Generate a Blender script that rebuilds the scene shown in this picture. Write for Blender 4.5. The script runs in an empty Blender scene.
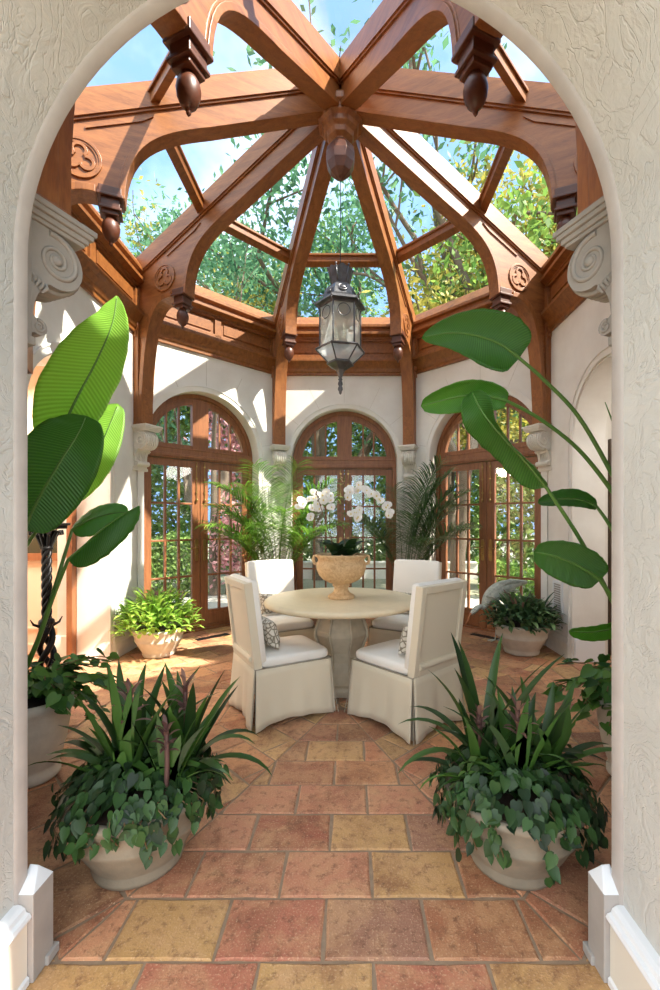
import bpy, math, random
from mathutils import Vector, Matrix, noise
import numpy as np

S = bpy.context.scene
C = S.collection
PI = math.pi
R = math.radians

# ------------------------------------------------------------------ camera, sky, sun, exposure
F = 442.0; VX = 351.0; VY = 523.0; CX = 0.0986; CH = 1.404; YC = 4.1
cam_d = bpy.data.cameras.new('camera'); cam = bpy.data.objects.new('camera', cam_d); C.objects.link(cam)
cam.location = (CX, 0, CH); cam.rotation_euler = (PI/2, 0, 0)
cam_d.sensor_fit = 'VERTICAL'; cam_d.sensor_height = 36.0; cam_d.lens = F/990*36
cam_d.shift_x = -(VX-330)/990; cam_d.shift_y = (VY-495)/990
cam_d.clip_start = 0.05; cam_d.clip_end = 400
S.camera = cam
S.view_settings.view_transform = 'Standard'; S.view_settings.look = 'None'
S.view_settings.gamma = 1; S.view_settings.use_curve_mapping = False
S.view_settings.exposure = 0.68

world = bpy.data.worlds.new('sky'); S.world = world; world.use_nodes = True
wn = world.node_tree; wn.nodes.clear()
def wnode(t, **k):
    n = wn.nodes.new(t)
    for a, b in k.items(): setattr(n, a, b)
    return n
w_out = wnode('ShaderNodeOutputWorld'); w_bg = wnode('ShaderNodeBackground')
w_tc = wnode('ShaderNodeTexCoord'); w_nz = wnode('ShaderNodeTexNoise'); w_nz.inputs['Scale'].default_value = 2.2
w_nz.inputs['Detail'].default_value = 6; w_nz.inputs['Roughness'].default_value = 0.55
w_rp = wnode('ShaderNodeValToRGB')
w_rp.color_ramp.elements[0].position = 0.50; w_rp.color_ramp.elements[0].color = (0.19, 0.34, 0.62, 1)
w_rp.color_ramp.elements[1].position = 0.78; w_rp.color_ramp.elements[1].color = (0.80, 0.90, 1.0, 1)
wn.links.new(w_tc.outputs['Generated'], w_nz.inputs['Vector']); w_sp = wnode('ShaderNodeSeparateXYZ'); wn.links.new(w_tc.outputs['Generated'], w_sp.inputs[0])
w_mr = wnode('ShaderNodeMapRange'); w_mr.inputs[1].default_value = 0.45; w_mr.inputs[2].default_value = -0.15; w_mr.inputs[3].default_value = 0.0; w_mr.inputs[4].default_value = 0.35
wn.links.new(w_sp.outputs['Y'], w_mr.inputs[0]); w_ad = wnode('ShaderNodeMath'); w_ad.operation = 'ADD'
wn.links.new(w_nz.outputs['Fac'], w_ad.inputs[0]); wn.links.new(w_mr.outputs[0], w_ad.inputs[1]); wn.links.new(w_ad.outputs[0], w_rp.inputs['Fac'])
wn.links.new(w_rp.outputs['Color'], w_bg.inputs['Color']); w_bg.inputs['Strength'].default_value = 1.7
wn.links.new(w_bg.outputs['Background'], w_out.inputs['Surface'])

sun_d = bpy.data.lights.new('sun', 'SUN'); sun = bpy.data.objects.new('sun', sun_d); C.objects.link(sun)
sun_d.energy = 10.0; sun_d.angle = R(0.7); sun_d.color = (1.0, 0.93, 0.80)
SD = Vector((0.90, -0.36, 1.12)).normalized()
sun.rotation_euler = SD.to_track_quat('Z', 'Y').to_euler()
def area(name, loc, aim, sx, sy, power, col):
    d = bpy.data.lights.new(name, 'AREA'); o = bpy.data.objects.new(name, d); C.objects.link(o)
    d.shape = 'RECTANGLE'; d.size = sx; d.size_y = sy; d.energy = power; d.color = col
    o.location = loc; o.rotation_euler = (Vector(aim)-Vector(loc)).to_track_quat('-Z', 'Y').to_euler()
    return o
area('rear_fill_light', (0.0, -2.6, 2.0), (0, 3, 1.2), 3.0, 2.4, 34, (0.96, 0.98, 1.0))  # added fill light behind the camera
area('left_room_fill', (-3.5, 3.9, 2.7), (-3.4, 4.3, 0.5), 0.9, 0.9, 55, (1.0, 0.90, 0.78))  # added fill that brightens the peach side room, no fitting behind it
area('right_room_fill', (3.5, 3.4, 2.7), (3.2, 4.2, 0.5), 0.9, 0.9, 16, (1.0, 0.95, 0.88))  # weaker added fill for the right side room, likewise without a real lamp

# ------------------------------------------------------------------ materials
def sr(r, g, b):
    f = lambda c: (c/255/12.92) if c/255 <= 0.04045 else ((c/255+0.055)/1.055)**2.4
    return (f(r), f(g), f(b), 1.0)
class Mat:
    def __init__(s, name, rough=0.6, metal=0.0, spec=0.5, trans=None):
        s.m = bpy.data.materials.new(name); s.m.use_nodes = True; s.t = s.m.node_tree; s.n = s.t.nodes
        s.b = s.n['Principled BSDF']; s.b.inputs['Roughness'].default_value = rough
        s.b.inputs['Metallic'].default_value = metal; s.b.inputs['Specular IOR Level'].default_value = spec
        s.tc = s.n.new('ShaderNodeTexCoord')
    def link(s, a, b): s.t.links.new(a, b)
    def noise(s, scale, detail=4, rough=0.55, stretch=None, dist=0):
        n = s.n.new('ShaderNodeTexNoise'); n.inputs['Scale'].default_value = scale; n.inputs['Detail'].default_value = detail
        n.inputs['Roughness'].default_value = rough; n.inputs['Distortion'].default_value = dist
        if stretch:
            mp = s.n.new('ShaderNodeMapping'); mp.inputs['Scale'].default_value = stretch
            s.link(s.tc.outputs['Object'], mp.inputs['Vector']); s.link(mp.outputs['Vector'], n.inputs['Vector'])
        else: s.link(s.tc.outputs['Object'], n.inputs['Vector'])
        return n.outputs['Fac']
    def ramp(s, fac, stops):
        r = s.n.new('ShaderNodeValToRGB'); e = r.color_ramp.elements
        e[0].position, e[0].color = stops[0]; e[1].position, e[1].color = stops[-1]
        for p, c in stops[1:-1]:
            x = e.new(p); x.color = c
        s.link(fac, r.inputs['Fac']); return r.outputs['Color']
    def mix(s, fac, a, b, mode='MIX'):
        m = s.n.new('ShaderNodeMix'); m.data_type = 'RGBA'; m.blend_type = mode
        for sock, v in ((m.inputs[0], fac), (m.inputs[6], a), (m.inputs[7], b)):
            if hasattr(v, 'links'): s.link(v, sock)
            else: sock.default_value = v
        return m.outputs[2]
    def attr(s, name, out='Fac'):
        a = s.n.new('ShaderNodeAttribute'); a.attribute_name = name; return a.outputs[out]
    def color(s, v):
        if hasattr(v, 'links'): s.link(v, s.b.inputs['Base Color'])
        else: s.b.inputs['Base Color'].default_value = v
    def bump(s, h, strength=0.3, dist=0.02):
        b = s.n.new('ShaderNodeBump'); b.inputs['Strength'].default_value = strength; b.inputs['Distance'].default_value = dist
        s.link(h, b.inputs['Height']); s.link(b.outputs['Normal'], s.b.inputs['Normal'])

def solid(name, col, rough=0.6, metal=0, bump=0, bs=40, var=0.0):
    m = Mat(name, rough, metal)
    if var:
        c2 = tuple(c*(1-var) for c in col[:3])+(1,)
        m.color(m.ramp(m.noise(bs*0.3, 5), [(0.3, c2), (0.7, col)]))
    else: m.color(col)
    if bump: m.bump(m.noise(bs, 4), bump, 0.005)
    return m.m
def wood(name, a, b, stretch):
    m = Mat(name, 0.42)
    n1 = m.noise(3.0, 6, 0.6, stretch, 0.6)
    n2 = m.noise(22, 3, 0.6, stretch)
    c = m.ramp(n1, [(0.3, a), (0.72, b)])
    m.color(m.mix(0.25, c, m.ramp(n2, [(0.35, a), (0.65, b)]), 'MIX'))
    m.b.inputs['Coat Weight'].default_value = 0.06; m.b.inputs['Coat Roughness'].default_value = 0.3
    m.bump(n2, 0.08, 0.003)
    return m.m
WA, WB = sr(112, 64, 32), sr(166, 106, 56)
M_rib = wood('roof_timber', WA, WB, (1, 7, 7))
M_post = wood('post_timber', WA, WB, (7, 7, 1))
M_beam = wood('cornice_timber', sr(108, 62, 30), sr(158, 100, 50), (7, 1, 7))
M_door = wood('door_timber', sr(116, 70, 42), sr(160, 104, 66), (8, 8, 1))
M_turn = wood('turned_timber', sr(70, 36, 24), sr(104, 58, 36), (3, 3, 3))

def plaster(name, a, b, bscale, bstr):
    m = Mat(name, 0.85)
    n = m.noise(1.6, 6, 0.6)
    m.color(m.ramp(n, [(0.3, a), (0.7, b)]))
    n2 = m.noise(bscale, 6, 0.62, None, 1.6)
    st = m.ramp(m.noise(bscale*0.7, 3, 0.5, None, 2.6), [(0.47, (0, 0, 0, 1)), (0.50, (1, 1, 1, 1)), (0.53, (0.1, 0.1, 0.1, 1))])
    mx = m.n.new('ShaderNodeMath'); mx.operation = 'MULTIPLY_ADD'; mx.inputs[1].default_value = -0.22
    m.link(st, mx.inputs[0]); m.link(n2, mx.inputs[2])
    m.bump(mx.outputs[0], bstr, 0.012)
    return m.m
M_rough = plaster('rough_plaster', sr(182, 184, 180), sr(200, 202, 198), 9, 0.6)
M_rough2 = plaster('rough_plaster_interior', sr(212, 206, 196), sr(226, 221, 212), 12, 0.35)
m = Mat('limestone_wall', 0.8)
m.color(m.ramp(m.noise(2.4, 6), [(0.3, sr(220, 215, 207)), (0.7, sr(236, 233, 227))])); m.bump(m.noise(60, 3), 0.06, 0.004); M_wall = m.m
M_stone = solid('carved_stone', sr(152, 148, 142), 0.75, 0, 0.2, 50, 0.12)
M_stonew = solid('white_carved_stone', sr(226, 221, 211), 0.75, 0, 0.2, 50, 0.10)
M_greystone = solid('grey_plinth_stone', sr(170, 164, 158), 0.6, 0, 0.1, 30, 0.15)
M_white = solid('white_paint', sr(226, 228, 230), 0.35)
M_cream = solid('cream_base_paint', sr(224, 219, 206), 0.5)
M_peach = solid('peach_wall', sr(232, 206, 180), 0.8)
M_joint = solid('stone_joint', sr(196, 188, 176), 0.9)
M_linen = Mat('linen', 0.9); M_linen.color(sr(212, 200, 176)); M_linen.bump(M_linen.noise(420, 2), 0.25, 0.002)
M_linen.b.inputs['Sheen Weight'].default_value = 0.2; M_linen = M_linen.m
M_linen2 = solid('linen_seat', sr(230, 225, 216), 0.85, 0, 0.15, 400)
M_welt = solid('linen_welt', sr(160, 150, 132), 0.9)
m = Mat('pillow_fabric', 0.9)
v = m.n.new('ShaderNodeTexVoronoi'); v.inputs['Scale'].default_value = 26; v.feature = 'DISTANCE_TO_EDGE'
m.link(m.tc.outputs['Object'], v.inputs['Vector'])
m.color(m.ramp(v.outputs['Distance'], [(0.03, sr(120, 110, 92)), (0.16, sr(215, 208, 194))])); M_pillow = m.m
M_tabletop = solid('cast_stone_top', sr(222, 204, 170), 0.45, 0, 0.05, 60, 0.08)
M_pedestal = solid('cast_stone_pedestal', sr(186, 172, 148), 0.7, 0, 0.3, 60, 0.15)
m = Mat('relief_urn', 0.8); n = m.noise(26, 4, 0.6, None, 1.5)
m.color(m.ramp(n, [(0.3, sr(186, 148, 104)), (0.7, sr(222, 190, 146))])); m.bump(n, 0.9, 0.012); M_urn = m.m
M_pot = solid('cast_stone_pot', sr(148, 136, 116), 0.8, 0, 0.35, 45, 0.22)
M_pot2 = solid('pale_cast_stone_pot', sr(214, 204, 188), 0.8, 0, 0.3, 45, 0.15)
M_soil = solid('soil', sr(60, 44, 34), 0.95, 0, 0.5, 40, 0.3)
M_iron = solid('black_iron', sr(38, 36, 37), 0.4, 0.6, 0.4, 50)
M_lant = solid('aged_lantern_metal', sr(104, 102, 104), 0.36, 0.8, 0.3, 60, 0.4)
M_brass = solid('brass', sr(170, 140, 90), 0.3, 0.9)
M_vent = solid('vent_black', sr(20, 18, 18), 0.5)
m = Mat('verdigris_metal', 0.6, 0.1); m.color(m.ramp(m.noise(18, 6, 0.7), [(0.3, sr(140, 152, 146)), (0.55, sr(196, 202, 194)), (0.75, sr(226, 222, 210))]))
m.bump(m.noise(40, 3), 0.5, 0.01); M_heron = m.m
M_beak = solid('beak_bronze', sr(170, 110, 70), 0.5)
M_candle = solid('candle_wax', sr(235, 228, 205), 0.5)
M_bark = solid('bark', sr(112, 98, 84), 0.9, 0, 0.5, 20, 0.3)
M_ground = solid('garden_ground', sr(150, 150, 128), 0.95, 0, 0.2, 5, 0.25)
M_terr = solid('terrace_paving', sr(205, 200, 190), 0.85, 0, 0.2, 6, 0.12)

def leafmat(name, lo, hi, rough=0.45, transl=0.35, tcol=None, stripe=None):
    m = Mat(name, rough)
    c = m.ramp(m.attr('tone'), [(0.0, lo), (1.0, hi)])
    m.color(c)
    out = m.n['Material Output']
    tr = m.n.new('ShaderNodeBsdfTranslucent'); mx = m.n.new('ShaderNodeMixShader'); mx.inputs[0].default_value = transl
    if tcol: tr.inputs['Color'].default_value = tcol
    else: m.link(c, tr.inputs['Color'])
    m.link(m.b.outputs[0], mx.inputs[1]); m.link(tr.outputs[0], mx.inputs[2]); m.link(mx.outputs[0], out.inputs['Surface'])
    return m.m
M_strap = leafmat('strap_leaf', sr(22, 46, 18), sr(70, 108, 40), 0.42, 0.2)
M_bract = leafmat('bromeliad_bract', sr(88, 58, 58), sr(156, 120, 104), 0.5, 0.3)
M_heart = leafmat('heart_leaf', sr(18, 40, 20), sr(54, 88, 38), 0.55, 0.12)
M_bright = leafmat('bright_leaf', sr(96, 142, 48), sr(186, 218, 100), 0.45, 0.45)
M_dark = leafmat('dark_leaf', sr(38, 70, 46), sr(104, 134, 84), 0.42, 0.15)
M_ivy = leafmat('ivy_leaf', sr(44, 86, 36), sr(104, 148, 66), 0.4, 0.3)
M_palm = leafmat('palm_leaf', sr(48, 98, 30), sr(140, 186, 70), 0.4, 0.4)
M_palm2 = leafmat('dark_palm_leaf', sr(36, 74, 38), sr(104, 138, 80), 0.4, 0.25)
def banana(name, a, b):
    m = Mat(name, 0.3)
    w = m.n.new('ShaderNodeTexWave'); w.inputs['Scale'].default_value = 4.0; w.inputs['Distortion'].default_value = 0.6; w.bands_direction = 'Y'
    uv = m.n.new('ShaderNodeUVMap'); uv.uv_map = 'UVMap'; m.link(uv.outputs[0], w.inputs['Vector'])
    c = m.ramp(w.outputs['Fac'], [(0.0, a), (0.5, tuple((x+y)/2 for x, y in zip(a, b))), (1.0, b)]); m.color(c); m.bump(w.outputs['Fac'], 0.5, 0.008)
    out = m.n['Material Output']; tr = m.n.new('ShaderNodeBsdfTranslucent'); mx = m.n.new('ShaderNodeMixShader'); mx.inputs[0].default_value = 0.45
    tr.inputs['Color'].default_value = tuple(min(1, x*1.5) for x in b[:3])+(1,)
    m.link(m.b.outputs[0], mx.inputs[1]); m.link(tr.outputs[0], mx.inputs[2]); m.link(mx.outputs[0], out.inputs['Surface'])
    return m.m
M_ban = banana('banana_leaf', sr(60, 112, 36), sr(104, 164, 58))
M_ban_d = banana('dark_banana_leaf', sr(52, 100, 40), sr(88, 144, 58))
M_ban_l = banana('young_banana_leaf', sr(118, 172, 58), sr(172, 216, 104))
M_stalk = solid('green_stalk', sr(84, 124, 54), 0.4)
M_stem = solid('brown_stem', sr(104, 82, 52), 0.6)
M_petal = leafmat('orchid_petal', sr(238, 238, 236), sr(252, 252, 250), 0.5, 0.3)
M_lip = solid('orchid_lip', sr(226, 206, 120), 0.5)
M_t1 = leafmat('tree_leaf_green', sr(54, 96, 44), sr(150, 186, 88), 0.55, 0.5)
M_t2 = leafmat('tree_leaf_yellow', sr(110, 124, 48), sr(206, 190, 96), 0.55, 0.5)
M_t3 = leafmat('tree_leaf_blue', sr(52, 104, 76), sr(128, 178, 130), 0.55, 0.5)
M_hedge = leafmat('hedge_leaf', sr(60, 104, 44), sr(170, 200, 110), 0.5, 0.3)
M_pink = leafmat('maple_leaf', sr(176, 104, 114), sr(236, 186, 190), 0.5, 0.4)

def glassmat(name, refl, tint, rough=0.0, haze=0.0):
    m = bpy.data.materials.new(name); m.use_nodes = True; t = m.node_tree; n = t.nodes; n.clear()
    o = n.new('ShaderNodeOutputMaterial'); a = n.new('ShaderNodeBsdfTransparent'); g = n.new('ShaderNodeBsdfGlossy')
    a.inputs['Color'].default_value = tint; g.inputs['Roughness'].default_value = rough
    mx = n.new('ShaderNodeMixShader'); lw = n.new('ShaderNodeLayerWeight'); lw.inputs['Blend'].default_value = 0.5
    pw = n.new('ShaderNodeMath'); pw.operation = 'POWER'; pw.inputs[1].default_value = 4.5; t.links.new(lw.outputs['Facing'], pw.inputs[0])
    fr = n.new('ShaderNodeMath'); fr.operation = 'MULTIPLY_ADD'; fr.inputs[1].default_value = 0.5; fr.inputs[2].default_value = refl; t.links.new(pw.outputs[0], fr.inputs[0])
    t.links.new(fr.outputs[0], mx.inputs[0]); t.links.new(a.outputs[0], mx.inputs[1]); t.links.new(g.outputs[0], mx.inputs[2])
    last = mx.outputs[0]
    if haze:
        d = n.new('ShaderNodeBsdfTranslucent'); d.inputs['Color'].default_value = (0.95, 0.95, 0.92, 1)
        nz = n.new('ShaderNodeTexNoise'); nz.inputs['Scale'].default_value = 2.5; nz.inputs['Detail'].default_value = 8
        tc = n.new('ShaderNodeTexCoord'); t.links.new(tc.outputs['Object'], nz.inputs['Vector'])
        mp = n.new('ShaderNodeMapRange'); mp.inputs[1].default_value = 0.35; mp.inputs[2].default_value = 0.75
        mp.inputs[3].default_value = haze*0.4; mp.inputs[4].default_value = haze
        t.links.new(nz.outputs['Fac'], mp.inputs[0])
        m2 = n.new('ShaderNodeMixShader'); t.links.new(mp.outputs[0], m2.inputs[0]); t.links.new(last, m2.inputs[1]); t.links.new(d.outputs[0], m2.inputs[2]); last = m2.outputs[0]
    t.links.new(last, o.inputs['Surface'])
    return m
M_glass = glassmat('door_glass', 0.05, (0.97, 0.98, 0.97, 1))
M_roofglass = glassmat('roof_glass', 0.02, (0.98, 0.99, 0.99, 1), 0.0, 0.0)
M_lglass = glassmat('lantern_glass', 0.08, (0.90, 0.96, 1.0, 1), 0.05, 0.85)

# terracotta
m = Mat('terracotta_tiles', 0.5)
base = m.attr('tilecol', 'Color')
n1 = m.noise(5, 6, 0.65, None, 0.8); n2 = m.noise(24, 5, 0.7); n3 = m.noise(130, 3, 0.6)
c = m.mix(m.ramp(n1, [(0.42, (0, 0, 0, 1)), (0.68, (0.75, 0.75, 0.75, 1))]), base, sr(200, 156, 114))
c = m.mix(m.ramp(m.noise(3.3, 5, 0.7, None, 0.5), [(0.50, (0, 0, 0, 1)), (0.68, (0.8, 0.8, 0.8, 1))]), c, sr(126, 78, 56))
c = m.mix(m.ramp(n2, [(0.52, (0, 0, 0, 1)), (0.68, (0.7, 0.7, 0.7, 1))]), c, sr(104, 66, 48))
c = m.mix(m.ramp(n3, [(0.55, (0, 0, 0, 1)), (0.72, (0.6, 0.6, 0.6, 1))]), c, sr(222, 186, 150))
m.color(c); m.bump(m.mix(0.5, n2, n3), 0.45, 0.010)
m.b.inputs['Specular IOR Level'].default_value = 0.35
M_tile = m.m
M_grout = solid('grout', sr(158, 134, 110), 0.95, 0, 0.3, 80, 0.25)

# ------------------------------------------------------------------ mesh helpers
class MB:
    def __init__(s): s.v = []; s.f = []; s.t = []; s.sm = []; s.mi = []
    def add(s, verts, faces, tone=0.5, smooth=False, mi=0):
        o = len(s.v); s.v.extend([tuple(p) for p in verts])
        for f in faces:
            s.f.append([i+o for i in f]); s.t.append(tone); s.sm.append(smooth); s.mi.append(mi)
    def box(s, x0, x1, y0, y1, z0, z1, mi=0, M=None, tone=0.5):
        v = [(x0,y0,z0),(x1,y0,z0),(x1,y1,z0),(x0,y1,z0),(x0,y0,z1),(x1,y0,z1),(x1,y1,z1),(x0,y1,z1)]
        if M: v = [M @ Vector(p) for p in v]
        s.add(v, [(0,3,2,1),(4,5,6,7),(0,1,5,4),(1,2,6,5),(2,3,7,6),(3,0,4,7)], tone, False, mi)
    def prism(s, poly, y0, y1, axes='xz', mi=0, M=None, smooth=False):
        """polygon (a,b) extruded; axes xz: a=x b=z extrude y ; xy: extrude z; yz: extrude x"""
        def P(a, b, c): return {'xz': (a, c, b), 'xy': (a, b, c), 'yz': (c, a, b)}[axes]
        n = len(poly); v = [P(a, b, y0) for a, b in poly]+[P(a, b, y1) for a, b in poly]
        if M: v = [M @ Vector(p) for p in v]
        s.add(v, [tuple(range(n)), tuple(range(2*n-1, n-1, -1))], 0.5, False, mi)
        s.add(v, [(i, i+n, (i+1) % n+n, (i+1) % n) for i in range(n)], 0.5, smooth, mi)
    def lathe(s, prof, n=32, c=(0,0,0), mi=0, smooth=True, rot=0, M=None, cap=True, tone=0.5):
        v = []; f = []
        for r, z in prof:
            for k in range(n):
                a = rot+2*PI*k/n; v.append(Vector((c[0]+r*math.cos(a), c[1]+r*math.sin(a), c[2]+z)))
        if M: v = [M @ p for p in v]
        for i in range(len(prof)-1):
            for k in range(n):
                f.append((i*n+k, i*n+(k+1) % n, (i+1)*n+(k+1) % n, (i+1)*n+k))
        s.add(v, f, tone, smooth, mi)
        if cap:
            o = len(s.v)-len(v)
            for i, fl in ((0, True), (len(prof)-1, False)):
                idx = [o+i*n+k for k in range(n)]
                s.f.append(idx[::-1] if fl else idx); s.t.append(tone); s.sm.append(False); s.mi.append(mi)
    def tube(s, pts, r, n=8, mi=0, tone=0.5, smooth=True, cap=True):
        pts = [Vector(p) for p in pts]
        if not hasattr(r, '__len__'): r = [r]*len(pts)
        ref = Vector((0.123, 0.456, 0.88)); v = []; prev = None
        for i, p in enumerate(pts):
            d = (pts[min(i+1, len(pts)-1)]-pts[max(i-1, 0)])
            d = d.normalized() if d.length > 1e-9 else Vector((0,0,1))
            if prev is None: a = d.orthogonal().normalized()
            else:
                a = prev-d*prev.dot(d); a = a.normalized() if a.length > 1e-6 else d.orthogonal().normalized()
            prev = a; b = d.cross(a)
            for k in range(n):
                t = 2*PI*k/n; v.append(p+(a*math.cos(t)+b*math.sin(t))*r[i])
        f = []
        for i in range(len(pts)-1):
            for k in range(n): f.append((i*n+k, i*n+(k+1) % n, (i+1)*n+(k+1) % n, (i+1)*n+k))
        s.add(v, f, tone, smooth, mi)
        if cap: s.add(v, [tuple(range(n-1, -1, -1)), tuple((len(pts)-1)*n+k for k in range(n))], tone, False, mi)
    def ring(s, r0, r1, y0, y1, a0, a1, n, cx=0, cz=0, mi=0, M=None):
        """arch ring in the xz plane"""
        v = []; f = []
        for i in range(n+1):
            a = a0+(a1-a0)*i/n; c, sn = math.cos(a), math.sin(a)
            for rr, yy in ((r0, y0), (r1, y0), (r1, y1), (r0, y1)): v.append(Vector((cx+rr*c, yy, cz+rr*sn)))
        if M: v = [M @ p for p in v]
        for i in range(n):
            for k in range(4): f.append((i*4+k, i*4+(k+1) % 4, i*4+4+(k+1) % 4, i*4+4+k))
        f.append((0, 1, 2, 3)); f.append((n*4+3, n*4+2, n*4+1, n*4))
        s.add(v, f, 0.5, False, mi)
    def ball(s, c, rx, ry, rz, n=16, m_=10, mi=0, tone=0.5, M=None):
        prof = [(max(1e-4, math.sin(PI*i/m_)), -math.cos(PI*i/m_)) for i in range(m_+1)]
        T = Matrix.Translation(c) @ Matrix.Diagonal((rx, ry, rz, 1))
        if M: T = M @ T
        s.lathe(prof, n, (0,0,0), mi, True, 0, T, False, tone)
    def build(s, name, mats, parent=None, loc=(0,0,0), rz=0, bevel=0, attr=None, recalc=True):
        me = bpy.data.meshes.new(name); me.from_pydata(s.v, [], s.f)
        if not isinstance(mats, (list, tuple)): mats = [mats]
        for mm in mats: me.materials.append(mm)
        me.polygons.foreach_set('use_smooth', s.sm); me.polygons.foreach_set('material_index', s.mi)
        a = me.attributes.new('tone', 'FLOAT', 'FACE'); a.data.foreach_set('value', s.t)
        if recalc:
            import bmesh
            b = bmesh.new(); b.from_mesh(me); bmesh.ops.recalc_face_normals(b, faces=b.faces); b.to_mesh(me); b.free()
        me.update()
        o = bpy.data.objects.new(name, me); C.objects.link(o); o.location = loc; o.rotation_euler = (0, 0, rz)
        if parent: o.parent = parent
        if bevel:
            bv = o.modifiers.new('bevel', 'BEVEL'); bv.width = bevel; bv.segments = 2; bv.limit_method = 'ANGLE'; bv.angle_limit = R(40)
            bv.harden_normals = False
        return o
def struct(o): o['kind'] = 'structure'; return o
def tag(o, label, cat, group=None, kind=None):
    o['label'] = label; o['category'] = cat
    if group: o['group'] = group
    if kind: o['kind'] = kind
    return o
def thing(name, label, cat, loc=(0,0,0), rz=0, group=None):
    o = bpy.data.objects.new(name, None); C.objects.link(o); o.location = loc; o.rotation_euler = (0,0,rz); o.empty_display_size = 0.1
    return tag(o, label, cat, group)
def dup(root, loc, rz, label):
    r = root.copy(); C.objects.link(r); r.location = loc; r.rotation_euler = (0,0,rz); r['label'] = label
    for ch in list(root.children):
        c = ch.copy(); C.objects.link(c); c.parent = r
        for g in ch.children:
            d = g.copy(); C.objects.link(d); d.parent = c
    return r
def at(px, py, Y): return Vector((CX+(px-VX)/F*Y, Y, CH+(VY-py)/F*Y))
def pol(r, deg, perp=0): 
    a = R(deg); return (r*math.cos(a)-perp*math.sin(a), YC+r*math.sin(a)+perp*math.cos(a))

# ------------------------------------------------------------------ floor
rnd = random.Random(7)
PAL = [sr(186,124,94), sr(192,136,106), sr(174,114,88), sr(186,146,102), sr(164,108,84), sr(198,146,116), sr(152,104,80), sr(190,152,108), sr(180,122,98), sr(202,144,106)]
def clip(poly, nx, ny, d):
    out = []
    for i in range(len(poly)):
        p, q = poly[i], poly[(i+1) % len(poly)]
        dp, dq = p[0]*nx+p[1]*ny-d, q[0]*nx+q[1]*ny-d
        if dp <= 0: out.append(p)
        if (dp < 0) != (dq < 0) and abs(dp-dq) > 1e-12:
            t = dp/(dp-dq); out.append((p[0]+(q[0]-p[0])*t, p[1]+(q[1]-p[1])*t))
    return out
FC = (0.0, 3.45); TW, TL, G = 0.2395, 0.353, 0.0042
over = {}
def K(*a): return a
FRONT = {0: ['o','r','k','d','d'], 1: ['s','s','o','d'], 2: ['s','m','o','k'], 3: ['s','s','s','k']}
PK = {'o': sr(192,150,98), 'r': sr(178,112,88), 'k': sr(158,114,92), 'd': sr(162,108,78), 's': sr(190,130,100), 'm': sr(158,94,72)}
fl = MB(); tcol = []
def put_tile(poly, col):
    if len(poly) < 3: return
    a = sum(poly[i][0]*poly[(i+1) % len(poly)][1]-poly[(i+1) % len(poly)][0]*poly[i][1] for i in range(len(poly)))/2
    if abs(a) < 0.0015: return
    if a < 0: poly = poly[::-1]
    cx = sum(p[0] for p in poly)/len(poly); cy = sum(p[1] for p in poly)/len(poly)
    h = rnd.uniform(-0.0015, 0.001); n = len(poly)
    # subdivide the outline so handmade edges wander
    out = []
    for i in range(n):
        p, q = poly[i], poly[(i+1) % n]; L = math.hypot(q[0]-p[0], q[1]-p[1]); k = max(1, int(L/0.05))
        for j in range(k):
            t = j/k; x = p[0]+(q[0]-p[0])*t; y = p[1]+(q[1]-p[1])*t
            w = noise.noise(Vector((x*9, y*9, 3.3)))*0.006; d = math.hypot(x-cx, y-cy) or 1
            out.append((x+(x-cx)/d*w, y+(y-cy)/d*w))
    n = len(out)
    def sh(e): return [(cx+(x-cx)*(1-e/max(0.05, math.hypot(x-cx, y-cy))), cy+(y-cy)*(1-e/max(0.05, math.hypot(x-cx, y-cy)))) for x, y in out]
    r0 = out; r1 = sh(0.003); r2 = sh(0.010)
    v = [(x, y, -0.012) for x, y in r0]+[(x, y, -0.0035+h) for x, y in r1]+[(x, y, h) for x, y in r2]
    f = [(i, (i+1) % n, (i+1) % n+n, i+n) for i in range(n)]+[(i+n, (i+1) % n+n, (i+1) % n+2*n, i+2*n) for i in range(n)]+[tuple(range(2*n, 3*n))]
    fl.add(v, f); tcol.extend([col]*len(f))
def randcol():
    c = rnd.choice(PAL); k = rnd.uniform(0.78, 1.15); c = (c[0]*1.02, c[1]*1.03, c[2]*0.95); return (c[0]*k, c[1]*k, c[2]*k, 1)
for w in range(8):
    a = R(-90+45*w); er = (math.cos(a), math.sin(a)); et = (-math.sin(a), math.cos(a))
    for row in range(0, 17):
        d1 = 2.033-TW*(8-row); d0 = d1-TW          # distance from pattern centre
        if d1 <= 0.02: continue
        if w == 0 and d0 > 2.0: continue
        k_from_front = 8-row
        off = 0.007 if k_from_front % 2 == 0 else 0.18
        if w: off += rnd.uniform(-0.05, 0.05)
        for j in range(-8, 9):
            t0 = off+TL*j; t1 = t0+TL
            poly = [(d0+G, t0+G), (d1-G, t0+G), (d1-G, t1-G), (d0+G, t1-G)]
            s_ = math.sin(R(22.5)); c_ = math.cos(R(22.5))
            poly = clip(poly, -s_, c_, -G); 
            if len(poly) >= 3: poly = clip(poly, -s_, -c_, -G)
            if len(poly) < 3: continue
            wp = [(FC[0]+er[0]*u+et[0]*t, FC[1]+er[1]*u+et[1]*t) for u, t in poly]
            if w in (1, 7) or w == 0:
                wp = clip(wp, 0, -1, -(1.417+G))
                if len(wp) < 3: continue
            wp = clip(wp, 0, 1, 7.3)
            if len(wp) < 3: continue
            col = randcol()
            if w == 0:
                cl = FRONT.get(k_from_front)
                if cl:
                    i0 = j+2 if k_from_front % 2 == 0 else j+2
                    if 0 <= i0 < len(cl): col = PK[cl[i0]]
            put_tile(wp, col)
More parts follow.
